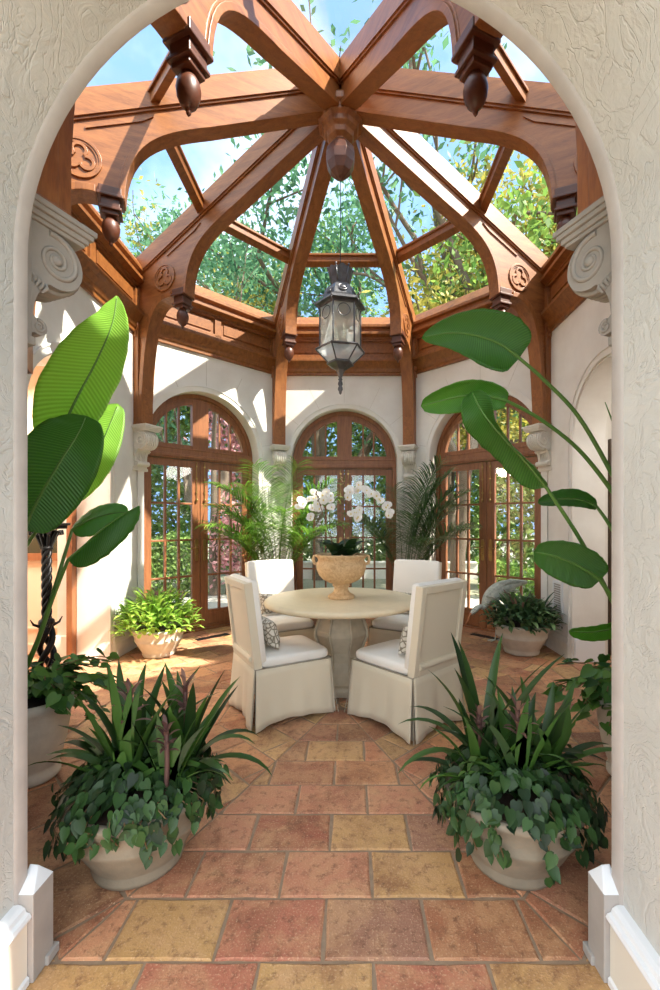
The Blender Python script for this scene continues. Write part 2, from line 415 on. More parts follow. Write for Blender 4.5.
for row in range(0, 11):
    y1 = 1.417-TW*row; y0 = y1-TW
    off = 0.17 if row % 2 == 0 else 0.0
    for j in range(-4, 4):
        t0 = off+0.365*j; col = randcol()
        if row == 0 and -3 <= j <= 1: col = PK['ororod'[j+3]]
        put_tile([(t0+G, y0+G), (t0+0.365-G, y0+G), (t0+0.365-G, y1-G), (t0+G, y1-G)], col)
floor = fl.build('floor', M_tile, recalc=False)
ca = floor.data.attributes.new('tilecol', 'FLOAT_COLOR', 'FACE')
ca.data.foreach_set('color', np.array(tcol, dtype=np.float32).ravel())
struct(floor)
g = MB(); g.box(-4.4, 4.4, -1.6, 7.3, -0.10, -0.006)
struct(g.build('floor_grout_bed', M_grout))

# ------------------------------------------------------------------ walls
AP = 2.355; HS = AP*math.tan(R(22.5)); WT = 0.32; SPR = 2.30; ZT = 3.60; DR = 0.775
def wall_mesh(half, w_open, spring, cx=0.0, ztop=ZT, thick=WT, voussoir=True, spanx=None):
    """local: x along the wall, y = outward depth (0 = room face), z up. Arched opening of half width w_open."""
    mb = MB(); x0, x1 = (-half, half) if spanx is None else spanx; n = 28
    if w_open:
        # left and right piers, then the panel above the arch
        arc = [(cx+w_open*math.cos(PI-PI*i/n), spring+w_open*math.sin(PI-PI*i/n)) for i in range(n+1)]
        tops = [(x0+(x1-x0)*i/n, ztop) for i in range(n+1)]
        for y, flip in ((0, 0), (thick, 1)):
            v = [(x0, y, 0), (cx-w_open, y, 0), (cx-w_open, y, spring), (x0, y, spring), (x0, y, ztop),
                 (x1, y, 0), (cx+w_open, y, 0), (cx+w_open, y, spring), (x1, y, spring), (x1, y, ztop)]
            mb.add(v, [(0, 1, 2, 3), (6, 5, 8, 7)])
            mb.add(v, [(3, 2, 4), (8, 9, 7)])
            v = [(a, y, b) for a, b in arc]+[(a, y, b) for a, b in tops]
            mb.add(v, [(i, i+1, n+2+i, n+1+i) for i in range(n)])
        inner = [(cx-w_open, 0)]+arc+[(cx+w_open, 0)]
        v = [(a, 0, b) for a, b in inner]+[(a, thick, b) for a, b in inner]; k = len(inner)
        mb.add(v, [(i, i+1, i+1+k, i+k) for i in range(k-1)], 0.5, False)
        mb.box(x0, x1, 0, thick, ztop, ztop+0.001)
        mb.add([(x0,0,0),(x0,thick,0),(x0,thick,ztop),(x0,0,ztop)], [(0,1,2,3)]); mb.add([(x1,0,0),(x1,thick,0),(x1,thick,ztop),(x1,0,ztop)], [(0,1,2,3)])
    else:
        mb.box(x0, x1, 0, thick, 0, ztop)
    return mb
def place_wall(o, deg, ap=AP):
    x, y = pol(ap, deg); o.location = (x, y, 0); o.rotation_euler = (0, 0, R(deg-90)); return o
HB = HS+0.13; APF = 2.69; HF = APF*math.tan(R(22.5))+0.02
def trims(deg, w, cx, name_n, joints=True, mat=None):
    mb = MB()
    mb.ring(w+0.002, w+0.075, -0.016, 0.0, 0, PI, 36, cx, SPR); mb.ring(w+0.060, w+0.075, -0.026, -0.01, 0, PI, 36, cx, SPR)
    for sgn in (-1, 1):
        a, b = sorted((cx+sgn*(w+0.002), cx+sgn*(w+0.075))); mb.box(a, b, -0.016, 0, 0, SPR)
        a, b = sorted((cx+sgn*(w+0.060), cx+sgn*(w+0.075))); mb.box(a, b, -0.026, -0.01, 0, SPR)
    o = struct(mb.build('trim_%d' % name_n, mat or M_wall)); place_wall(o, deg)
    if joints:
        j = MB()
        for k in range(7):
            a = PI*(k+0.5)/7; c, s_ = math.cos(a), math.sin(a); r0, r1 = w+0.08, w+0.42
            r1 = min(r1, (ZT-0.06-SPR)/max(s_, 1e-3), (HS-0.08-cx*(1 if c > 0 else -1))/max(abs(c), 1e-3))
            if r1 <= r0: continue
            M = Matrix.Translation((cx, 0, SPR)) @ Matrix.Rotation(-a, 4, 'Y')
            j.box(r0, r1, -0.0015, 0.001, -0.002, 0.002, M=M)
        place_wall(j.build('joint', M_joint, o), 90); j2 = o.children[-1]; j2.location = (0,0,0); j2.rotation_euler = (0,0,0)
        j2.name = 'voussoir_joints'
def basebd(name, segs, deg, h=0.20):
    mb = MB()
    for a, b in segs:
        mb.box(a, b, -0.03, 0, 0, h-0.04); mb.prism([(-0.035, h-0.045), (0, h-0.045), (0, h+0.01), (-0.012, h+0.01)], a, b, 'yz')
    o = struct(mb.build(name, M_stonew)); place_wall(o, deg)
DSH = {90: 0.0, 135: -0.13, 45: 0.13}
for name, deg, tn in (('wall_back', 90, 1), ('wall_back_left', 135, 2), ('wall_back_right', 45, 3)):
    dx = DSH[deg]; place_wall(struct(wall_mesh(HB, DR, SPR, dx, spanx=(-HB, HB)).build(name, M_wall)), deg); trims(deg, DR, dx, tn)
    basebd('baseboard_'+name[5:], [(-HS+0.03, dx-DR-0.08), (dx+DR+0.08, HS-0.03)], deg)
# side walls, local x runs along the wall
for name, deg, sg, tn in (('wall_left', 180, 1, 4), ('wall_right', 0, -1, 5)):
    cx = -0.2 if deg == 180 else 0.2
    cx = -cx if False else cx
    # local +x direction for deg: (-sin? ) rotation deg-90
    ang = R(deg-90); lx = Vector((math.cos(ang), math.sin(ang)))      # local x in world
    cxx = (-0.2)*lx.y                                                 # arch centre at world Y = 3.9
    place_wall(struct(wall_mesh(HB, 0.575, 2.28, cxx, spanx=((-HB, HB+0.4) if lx.y < 0 else (-HB-0.4, HB))).build(name, M_wall)), deg)
    trims(deg, 0.575, cxx, tn, False)
    e = (0.62+0.2*0) 
    if lx.y > 0: segs = [(cxx+0.655, HS-0.03)]
    else: segs = [(-HS+0.03, cxx-0.655)]
    basebd('baseboard_'+name[5:], segs, deg)
for name, deg in (('wall_front_left', 225), ('wall_front_right', 315)):
    place_wall(struct(wall_mesh(HF, 0.62, 2.30, spanx=(-HF, HF)).build(name, M_wall)), deg, APF)
# niches outside the two near walls, where the tall planters stand
for nm, sg in (('wall_niche_left', -1), ('wall_niche_right', 1)):
    deg = 225 if sg < 0 else 315
    mb = MB(); mb.box(-0.75, 0.75, 0.95, 1.0, 0, 3.1); mb.box(-0.75, -0.70, WT, 0.95, 0, 3.1); mb.box(0.70, 0.75, WT, 0.95, 0, 3.1); mb.box(-0.75, 0.75, WT, 1.0, 3.1, 3.15)
    place_wall(struct(mb.build(nm, M_wall)), deg, APF)
    mb = MB(); mb.box(-0.75, 0.75, WT, 1.0, -0.05, -0.002); place_wall(struct(mb.build('floor_'+nm[5:], M_tile)), deg, APF)

# front wall with the deep plastered arch the camera stands in
TR = 0.925; TY0, TY1 = 0.55, 1.385; SPT = 2.222
n = 48; tun = MB()
prof = [(-TR, 0)]+[(TR*math.cos(PI-PI*i/n), SPT+TR*math.sin(PI-PI*i/n)) for i in range(n+1)]+[(TR, 0)]
ys = [TY0+(TY1-0.045-TY0)*i/12 for i in range(13)]
v = []
for y in ys: v += [(a, y, b) for a, b in prof]
k = len(prof); f = []
for i in range(len(ys)-1): f += [(i*k+j, i*k+j+1, (i+1)*k+j+1, (i+1)*k+j) for j in range(k-1)]
tun.add(v, f, 0.5, True)
struct(tun.build('wall_arch_soffit', M_rough, recalc=False))
ed = MB()
p1 = [(a*(TR-0.010)/TR if True else a, (SPT+(b-SPT)*(TR-0.010)/TR) if b > SPT else b) for a, b in prof]
v = [(a, TY1-0.045, b) for a, b in prof]+[(a, TY1-0.040, b) for a, b in p1]+[(a, TY1+0.0, b) for a, b in p1]
ed.add(v, [(j, j+1, k+j+1, k+j) for j in range(k-1)]+[(k+j, k+j+1, 2*k+j+1, 2*k+j) for j in range(k-1)], 0.5, True)
struct(ed.build('trim_6', M_greystone, recalc=False))
fw = MB()   # solid masonry of the front wall around the arch (front and back faces and the outside)
for y in (TY0, TY1):
    outer = [(-3.0, 0), (-3.0, SPT)]+[(-3.0+6.0*i/n, 4.2) for i in range(n+1)]+[(3.0, SPT), (3.0, 0)]
    arcp = prof
    v = [(a, y, b) for a, b in arcp]+[(-3.0 if y == TY0 else -1.10, y, 0), (-3.0 if y == TY0 else -1.10, y, 4.2), (3.0 if y == TY0 else 1.10, y, 0), (3.0 if y == TY0 else 1.10, y, 4.2)]
    X = 3.0 if y == TY0 else 1.10
    top = [(-X+2*X*i/n, y, 4.2) for i in range(n+1)]
    v = [(-X, y, 0), (-TR, y, 0), (-TR, y, SPT), (-X, y, SPT), (-X, y, 4.2), (X, y, 0), (TR, y, 0), (TR, y, SPT), (X, y, SPT), (X, y, 4.2)]
    fw.add(v, [(0,1,2,3), (6,5,8,7), (3,2,4), (8,9,7)])
    v = [(TR*math.cos(PI-PI*i/n), y, SPT+TR*math.sin(PI-PI*i/n)) for i in range(n+1)]+top
    fw.add(v, [(i, i+1, n+2+i, n+1+i) for i in range(n)])
fw.box(-3.0, 3.0, TY0, TY1+0.15, 4.2, 4.25)
for sg in (-1, 1):
    a, b = sorted((sg*1.10, sg*3.0)); fw.box(a, b, TY0+0.01, 1.25, 0, 4.2)
struct(fw.build('wall_front', M_rough, recalc=False))
# tunnel baseboards with two-bead cap, and stone plinth blocks
for sg, nm in ((-1, 'left'), (1, 'right')):
    mb = MB(); X = TR
    X -= 0.0; pr = [(X, 0), (X-0.045, 0), (X-0.045, 0.02), (X-0.038, 0.026), (X-0.038, 0.190), (X-0.047, 0.196), (X-0.052, 0.206), (X-0.047, 0.216), (X-0.036, 0.220), (X-0.032, 0.232), (X-0.02, 0.240), (X, 0.244)]
    mb.prism([(sg*a, b) for a, b in pr], TY0, 1.345, 'xz', 0)
    o = mb.build('baseboard_arch_'+nm, [M_cream, M_white])
    for p in o.data.polygons:
        if p.center.z > 0.192 or p.center.z < 0.024: p.material_index = 1
    struct(o)
    mb = MB(); xo, xi = X-0.0, X-0.055
    a, b = sorted((sg*xo, sg*xi)); mb.box(a, b, 1.347, 1.44, 0, 0.27)
    v = [(sg*xi, 1.347, 0.27), (sg*xi, 1.44, 0.27), (sg*xo, 1.44, 0.27), (sg*xo, 1.347, 0.27), (sg*(xi+0.028), 1.41, 0.315), (sg*xo, 1.41, 0.318)]
    mb.add(v, [(0,1,4), (1,2,5,4), (0,4,5,3), (2,3,5)], 0.5, False, 1)
    a, b = sorted((sg*(xi-0.010), sg*xo)); mb.box(a, b, 1.40, 1.455, 0, 0.03)
    struct(mb.build('trim_%d' % (7 if sg < 0 else 8), [M_greystone, M_white], bevel=0.003))

# side rooms beyond the two side arches
for sg, nm in ((-1, 'left'), (1, 'right')):
    mat = M_peach if sg < 0 else M_rough2
    mb = MB()
    def bx(x0, x1, *a, mi=0):
        p, q = sorted((sg*x0, sg*x1)); mb.box(p, q, *a, mi=mi)
    bx(2.70, 4.3, 4.78, 4.88, 0, 3.1); bx(4.2, 4.3, 2.75, 4.88, 0, 3.1); bx(2.7, 4.3, 2.65, 2.75, 0, 3.1)
    struct(mb.build('wall_%s_room' % nm, mat))
    mb = MB(); bx(2.675, 4.3, 2.65, 4.88, 3.1, 3.2); struct(mb.build('ceiling_%s_room' % nm, M_white))
# jamb layers of the left opening: stone pilaster, wooden frame edge
mb = MB(); mb.box(-2.735, -2.68, 4.40, 4.475, 0, 2.35); struct(mb.build('door_5', M_door))
mb = MB(); mb.box(-2.86, -2.74, 4.45, 4.56, 0, 2.6); mb.box(-2.88, -2.735, 4.43, 4.58, 0, 0.27); struct(mb.build('trim_9', M_stonew, bevel=0.005))
mb = MB()
mb.box(-3.60, -2.80, 4.745, 4.78, 0.0, 0.10); mb.box(-3.60, -2.80, 4.755, 4.78, 0.26, 0.28); struct(mb.build('baseboard_left_room', M_peach))
w = MB(); w.box(-3.55, -3.49, 4.73, 4.78, 1.0, 2.2); w.box(-2.94, -2.88, 4.73, 4.78, 1.0, 2.2); w.box(-3.55, -2.88, 4.73, 4.78, 1.0, 1.08); w.box(-3.55, -2.88, 4.73, 4.78, 2.14, 2.2)
w.box(-3.23, -3.20, 4.74, 4.78, 1.08, 2.14); w.box(-3.5, -2.9, 4.74, 4.78, 1.55, 1.58)
wo = struct(w.build('window_9', M_door)); w = MB(); w.box(-3.5, -2.9, 4.765, 4.779, 1.08, 2.14); w.build('pane', solid('dark_pane', sr(60, 58, 40), 0.15), wo)
# dark wooden glazed door far inside the right opening
mb = MB(); mb.box(2.86, 3.0, 4.70, 4.775, 0, 2.3); mb.box(3.0, 3.7, 4.72, 4.775, 0, 2.2); struct(mb.build('door_6', solid('dark_door', sr(84, 66, 50), 0.5)))
mb = MB(); mb.box(2.665, 2.70, 4.478, 4.79, 0, 3.1); mb.box(-2.70, -2.665, 4.478, 4.79, 0, 3.1); struct(mb.build('wall_side_returns', M_rough2))
mb = MB(); mb.box(2.36, 2.66, 4.452, 4.478, 0, 0.235); struct(mb.build('baseboard_right_reveal', M_white, bevel=0.004))

# ------------------------------------------------------------------ arched double doors
def half_disc(r, n, cx=0, cz=0): return [(cx+r*math.cos(PI*i/n), cz+r*math.sin(PI*i/n)) for i in range(n+1)]
def make_door(name, deg):
    root = bpy.data.objects.new(name, None); C.objects.link(root); root['kind'] = 'structure'; place_wall(root, deg, AP+0.14); root.location.x += DSH[deg]*math.cos(R(deg-90)); root.location.y += DSH[deg]*math.sin(R(deg-90))
    w = DR-0.003; fr = MB()
    fr.ring(w-0.055, w, 0, 0.12, 0, PI, 40, 0, SPR); fr.ring(w-0.085, w-0.05, 0.02, 0.10, 0, PI, 40, 0, SPR)
    for s in (-1, 1):
        a, b = sorted((s*w, s*(w-0.055))); fr.box(a, b, 0, 0.12, 0, SPR)
        a, b = sorted((s*(w-0.055), s*(w-0.085)))
    fr.box(-w+0.001, w-0.001, -0.02, 0.121, 2.235, 2.275); fr.box(-w+0.02, w-0.02, -0.004, 0.118, 2.215, 2.345); fr.box(-w+0.01, w-0.01, -0.012, 0.119, 2.335, 2.352)
    fr.box(-w, w, -0.01, 0.12, 0, 0.02)
    fr.build('frame', M_door, root, bevel=0.004)
    # fanlight
    t = MB(); ri = w-0.13
    t.ring(ri, w-0.08, 0.025, 0.085, 0, PI, 40, 0, SPR+0.0)
    t.box(-0.11, 0.11, 0.014, 0.088, 2.351, SPR+w-0.075); t.box(-w+0.09, w-0.09, 0.022, 0.087, 2.344, 2.40)
    for s in (-1, 1):
        for x in (0.28, 0.44):
            t.box(s*x-0.012, s*x+0.012, 0.035, 0.075, 2.38, SPR+math.sqrt(ri*ri-x*x)+0.01)
    t.build('fanlight', M_door, root, bevel=0.003)
    gp = MB(); gp.prism([(-w+0.1, 2.36)]+[(x, z) for x, z in half_disc(w-0.1, 30, 0, SPR)][::-1]+[(w-0.1, 2.36)], 0.052, 0.056, 'xz')
    gp.build('glass', M_glass, root)
    W = w-0.055
    for s in (-1, 1):
        lf = MB(); x0, x1 = 0.004, W-0.003; st = 0.105
        def bx(a, b, *r):
            p, q = sorted((s*a, s*b)); lf.box(p, q, *r)
        bx(x0, x0+st, 0.03, 0.08, 0.02, 2.21); bx(x1-st+0.015, x1, 0.03, 0.08, 0.02, 2.21)
        bx(x0+0.002, x1-0.002, 0.032, 0.078, 0.021, 0.25); bx(x0+0.002, x1-0.002, 0.032, 0.078, 2.12, 2.208)
        bx(x0+st, x1-st+0.015, 0.022, 0.03, 0.05, 0.07); bx(x0+st, x1-st+0.015, 0.022, 0.03, 0.19, 0.21)
        gx0, gx1 = x0+st, x1-st+0.015
        for k in (1, 2):
            x = gx0+(gx1-gx0)*k/3; bx(x-0.014, x+0.014, 0.036, 0.074, 0.25, 2.12)
        for k in (1, 2, 3):
            z = 0.25+(2.12-0.25)*k/4; bx(gx0, gx1, 0.038, 0.072, z-0.012, z+0.012)
        leaf = lf.build('door_leaf', M_door, root, bevel=0.003)
        gl = MB(); p, q = sorted((s*gx0, s*gx1)); gl.box(p, q, 0.053, 0.057, 0.25, 2.12); gl.build('glass', M_glass, leaf)
        h = MB(); xc = s*(x0+0.052)
        h.box(xc-0.022, xc+0.022, 0.018, 0.03, 0.93, 1.17); h.lathe([(0.0221, -0.006), (0.0221, 0.006)], 16, (0,0,0), M=Matrix.Translation((xc, 0.024, 1.17)) @ Matrix.Rotation(PI/2, 4, 'X'))
        h.lathe([(0.0221, -0.006), (0.0221, 0.006)], 16, (0,0,0), M=Matrix.Translation((xc, 0.024, 0.93)) @ Matrix.Rotation(PI/2, 4, 'X'))
        h.tube([(xc, 0.02, 1.08), (xc, -0.03, 1.08), (xc+s*0.03, -0.035, 1.08), (xc+s*0.10, -0.03, 1.075)], 0.008)
        h.tube([(xc, 0.02, 1.0), (xc, -0.01, 1.0)], 0.012)
        h.build('handle', M_brass, leaf, bevel=0.002)
        b = MB(); b.tube([(xc, 0.02, 1.72), (xc, 0.02, 2.2)], 0.006); b.ball((xc, 0.01, 1.70), 0.016, 0.016, 0.024); 
        for z in (1.8, 1.98, 2.14): b.box(xc-0.013, xc+0.013, 0.012, 0.03, z-0.01, z+0.01)
        b.build('bolt', M_brass, leaf)
    return root
make_door('door_1', 135); make_door('door_2', 90); make_door('door_3', 45)

# ------------------------------------------------------------------ roof: cornice, ribs, purlins, glass
def gl(r): return 5.55-0.49*r            # glass height along a corner line
T8 = math.tan(R(22.5)); C8 = math.cos(R(22.5))
corn = [(AP+0.16, 3.55), (AP-0.03, 3.55), (AP-0.03, 3.585), (AP-0.045, 3.60), (AP-0.06, 3.64), (AP-0.10, 3.70), (AP-0.125, 3.73), (AP-0.125, 3.765), (AP-0.07, 3.78), (AP-0.07, 3.80),
        (AP-0.035, 3.80), (AP-0.035, 4.06), (AP-0.07, 4.06), (AP-0.07, 4.085), (AP-0.135, 4.11), (AP-0.135, 4.145), (AP-0.09, 4.155), (AP-0.09, 4.205), (AP-0.13, 4.215), (AP-0.13, 4.25), (AP-0.02, 4.40), (AP+0.16, 4.33)]
def cornice(deg, num):
    mb = MB(); v = []; k = len(corn)
    far = deg in (225, 270, 315)
    for s in (-1, 1):
        for a, z in corn:
            if far and a > AP+0.1: a += 0.34
            v.append((s*a*T8, a-AP, z))
    mb.add(v, [(i, (i+1) % k, (i+1) % k+k, i+k) for i in range(k)]+[tuple(range(k)), tuple(range(2*k-1, k-1, -1))])
    L = (AP-0.04)*T8
    for x in (-L+0.10, 0, L-0.10): mb.box(x-0.045, x+0.045, -0.062, -0.03, 3.80, 4.06)
    mb.box(-L+0.1, L-0.1, -0.062, -0.03, 3.80, 3.835); mb.box(-L+0.1, L-0.1, -0.062, -0.03, 4.03, 4.06)
    for x0, x1 in ((-L+0.18, -0.09), (0.09, L-0.18)):
        mb.box(x0, x1, -0.048, -0.03, 3.87, 3.995)
    o = struct(mb.build('trim_%d' % num, M_beam, bevel=0.003)); place_wall(o, deg)
for i in range(8): cornice(45*i, 11+i)
def roofglass(deg, num):
    mb = MB(); v = []
    for r in (0.13, 1.60, 2.54):
        for s in (-1, 1): v.append((s*r*C8*T8, r*C8, gl(r)))
    vv = v+[(a, b, c+0.012) for a, b, c in v]
    mb.add(vv, [(0,1,3,2), (2,3,5,4), (6,8,9,7), (8,10,11,9), (0,2,8,6), (2,4,10,8), (1,7,9,3), (3,9,11,5), (4,5,11,10), (0,6,7,1)])
    o = struct(mb.build('window_%d' % num, M_roofglass)); o.location = (0, YC, 0); o.rotation_euler = (0, 0, R(deg-90))
for i in range(8): roofglass(45*i, 1+i)

def sweep(mb, path, w, h0, h1):
    """band of thickness w (along y) following a path in xz, offset h0..h1 along its left normal"""
    v = []; n = len(path)
    for i, (x, z) in enumerate(path):
        a = path[max(i-1, 0)]; b = path[min(i+1, n-1)]; dx, dz = b[0]-a[0], b[1]-a[1]; L = math.hypot(dx, dz); nx, nz = -dz/L, dx/L
        for h, y in ((h0, -w), (h1, -w), (h1, w), (h0, w)): v.append((x+nx*h, y, z+nz*h))
    f = [(i*4+k, i*4+(k+1) % 4, i*4+4+(k+1) % 4, i*4+4+k) for i in range(n-1) for k in range(4)]
    f += [(0, 1, 2, 3), (n*4-1, n*4-2, n*4-3, n*4-4)]
    mb.add(v, f)
def bez(p0, p1, p2, p3, n):
    out = []
    for i in range(n+1):
        t = i/n; u = 1-t; out.append(tuple(u**3*a+3*u*u*t*b+3*u*t*t*c+t**3*d for a, b, c, d in zip(p0, p1, p2, p3)))
    return out
def make_rib(label, pr, deg, group, pc=1.88):
    root = thing('roof_rib', label, 'roof beam', (0, YC, 0), R(deg), group)
    D = 0.36
    low = [(0.10, gl(0.10)-D), (0.7, gl(0.7)-D)]+bez((1.15, gl(1.15)-D), (pc-0.33, gl(pc-0.33)-D+0.02), (pc-0.11, 4.32), (pc-0.095, 3.86), 14)
    arc = bez((pc+0.095, 3.86), (pc+0.32, 3.87), (pr-0.075, 3.72), (pr-0.02, 3.05), 14)
    body = MB()
    poly = [(0.10, gl(0.10)+0.03)]+low+[(pc+0.095, 3.86)]+arc[1:]+[(pr+0.0, 2.5), (pr+0.06, 2.5), (pr+0.06, gl(2.5)), (2.56, gl(2.56)+0.03)]
    # web, split into quads columns for a clean triangulation is not needed: one n-gon each side
    body.prism(poly, -0.058, 0.058, 'xz')
    top = [(0.10, gl(0.10)+0.03), (0.10, gl(0.10)-0.15), (2.5, gl(2.5)-0.15), (2.5, gl(2.5)+0.03)]
    body.prism(top, -0.088, 0.088, 'xz')
    body.prism([(0.1, gl(0.1)-0.150), (0.1, gl(0.1)-0.168), (2.45, gl(2.45)-0.168), (2.45, gl(2.45)-0.150)], -0.074, 0.074, 'xz')
    body.prism([(0.06, gl(0.06)+0.075), (0.06, gl(0.06)+0.02), (2.6, gl(2.6)+0.02), (2.6, gl(2.6)+0.075)], -0.06, 0.06, 'xz')
    body.build('beam', M_rib, root, bevel=0.004)
    lip = MB(); sweep(lip, low, 0.074, -0.004, 0.034); sweep(lip, [(a, b) for a, b in low[1:]], 0.064, 0.034, 0.05)
    lip.build('arch_moulding', M_rib, root, bevel=0.003)
    br = MB(); sweep(br, arc+[(pr-0.0, 2.75), (pr, 2.5)], 0.082, -0.004, 0.05)
    br.build('curved_brace', M_post, root, bevel=0.004)
    po = MB(); po.box(pr+0.045, pr+0.16, -0.085, 0.085, 2.50, 4.05); po.box(pr+0.02, pr+0.165, -0.095, 0.095, 2.50, 2.535)
    po.box(pr+0.07, pr+0.16, -0.10, 0.10, 3.50, 4.1)
    po.build('post', M_post, root, bevel=0.005)
    pe = MB(); cx = pc
    for hw, z0, z1 in ((0.078, 3.87, 3.93), (0.090, 3.85, 3.872), (0.066, 3.78, 3.852), (0.078, 3.762, 3.784), (0.060, 3.73, 3.764)):
        pe.box(cx-hw, cx+hw, -hw, hw, z0, z1)
    pen = pe.build('pendant', M_turn, root, bevel=0.005)
    fi = MB(); fi.lathe([(0.040, 0.21), (0.034, 0.195), (0.046, 0.185), (0.059, 0.16), (0.064, 0.128), (0.059, 0.09), (0.042, 0.052), (0.022, 0.03), (0.012, 0.02), (0.014, 0.008), (0.002, -0.008)], 24, (cx, 0, 3.525))
    fi.build('finial', M_turn, pen)
    for s in (-1, 1):
        ro = MB(); M = Matrix.Translation((pc+0.20, s*0.058, 4.09))
        ro.ring(0.128, 0.148, -0.014, 0.014, 0, 2*PI, 32, 0, 0, M=M)
        ro.ring(0.112, 0.129, -0.007, 0.008, 0, 2*PI, 32, 0, 0, M=M)
        for k in range(3):
            a = R(90+120*k); cc = (0.056*math.cos(a), 0.056*math.sin(a))
            ro.ring(0.034, 0.056, -0.012, 0.012, a-R(140), a+R(140), 20, cc[0], cc[1], M=M)
        ro.build('rosette', M_rib, root, bevel=0.002)
        ro = MB(); M2 = Matrix.Translation((min(pr+0.085, 2.5), s*0.09, 3.62)); ro.ring(0.04, 0.055, -0.014, 0.014, 0, 2*PI, 24, 0, 0, M=M2)
        ro.build('roundel', M_post, root, bevel=0.002)
    gv = MB()
    for s in (-1, 1):
        y0, y1 = (0.056, 0.070) if s > 0 else (-0.070, -0.056)
        p = [(1.58, gl(1.58)-0.215), (1.66, gl(1.66)-0.24), (2.04, gl(2.04)-0.235), (2.04, gl(2.04)-0.215)]
        gv.prism(p, y0, y1, 'xz')
    gv.build('groove_moulding', M_rib, root)
    return root
WH = {112.5: 'timber roof rib running to the wall post left of the centre door',
      67.5: 'timber roof rib running to the wall post right of the centre door',
      157.5: 'timber roof rib with carved rosette, landing left of the left door',
      22.5: 'sunlit timber roof rib with carved rosette, landing right of the right door',
      202.5: 'horizontal-looking timber roof rib running left from the hub above the left window panes',
      337.5: 'horizontal-looking timber roof rib running right from the hub above the right window panes',
      247.5: 'near timber roof rib at top left with large dark pendant finial',
      292.5: 'near timber roof rib at top right with large dark pendant finial'}
for dg, lb in WH.items(): make_rib(lb, 2.64 if dg in (247.5, 292.5) else 2.40, dg, 'timber ribs of the glass roof', 1.95 if dg in (247.5, 292.5) else 1.88)
hub = MB()
hub.lathe([(0.10, 0.93), (0.10, 0.66), (0.225, 0.64), (0.255, 0.60), (0.255, 0.55), (0.222, 0.535), (0.216, 0.49), (0.180, 0.47), (0.172, 0.43), (0.134, 0.41), (0.122, 0.37), (0.075, 0.35), (0.07, 0.335)], 8, (0,0,0), smooth=False, rot=R(22.5))
ho = thing('roof_hub', 'octagonal carved timber hub with faceted ball where the roof ribs meet', 'roof hub', (0, YC, 4.585))
hub.build('collar', M_post, ho, bevel=0.004)
hb = MB(); hb.lathe([(0.05, 0.35), (0.085, 0.33), (0.128, 0.275), (0.142, 0.21), (0.132, 0.135), (0.098, 0.065), (0.045, 0.02), (0.02, 0.008), (0.004, -0.008)], 8, (0,0,0), smooth=False, rot=R(22.5)); hb.build('finial', M_turn, ho)
PL = {90: 'centre back', 135: 'back left', 45: 'back right', 180: 'left', 0: 'right', 225: 'top left', 315: 'top right', 270: 'topmost front'}
for dg, lb in PL.items():
    mb = MB(); r = 1.60*C8; hw = r*T8-0.07; z = gl(1.60); sl = -0.49/C8
    v = []
    for y, zz in ((r-0.035, z+0.035*(-sl)-0.005), (r+0.035, z-0.035*(-sl)-0.005), (r+0.035, z-0.035*(-sl)-0.10), (r-0.035, z+0.035*(-sl)-0.10)):
        v.append((y, zz))
    mb.prism(v, -hw, hw, 'yz'); 
    v2 = [(y+(0.02 if y > r else -0.02), zz) for y, zz in v[:2]]+[(v[1][0]+0.02, v[1][1]-0.025), (v[0][0]-0.02, v[0][1]-0.025)]
    mb.prism(v2, -hw, hw, 'yz')
    o = mb.build('roof_purlin', M_beam, None, (0, YC, 0), R(dg-90), bevel=0.004)
    tag(o, 'short timber crossbar between the ribs in the %s bay of the glass roof' % lb, 'roof crossbar', 'crossbars of the glass roof')

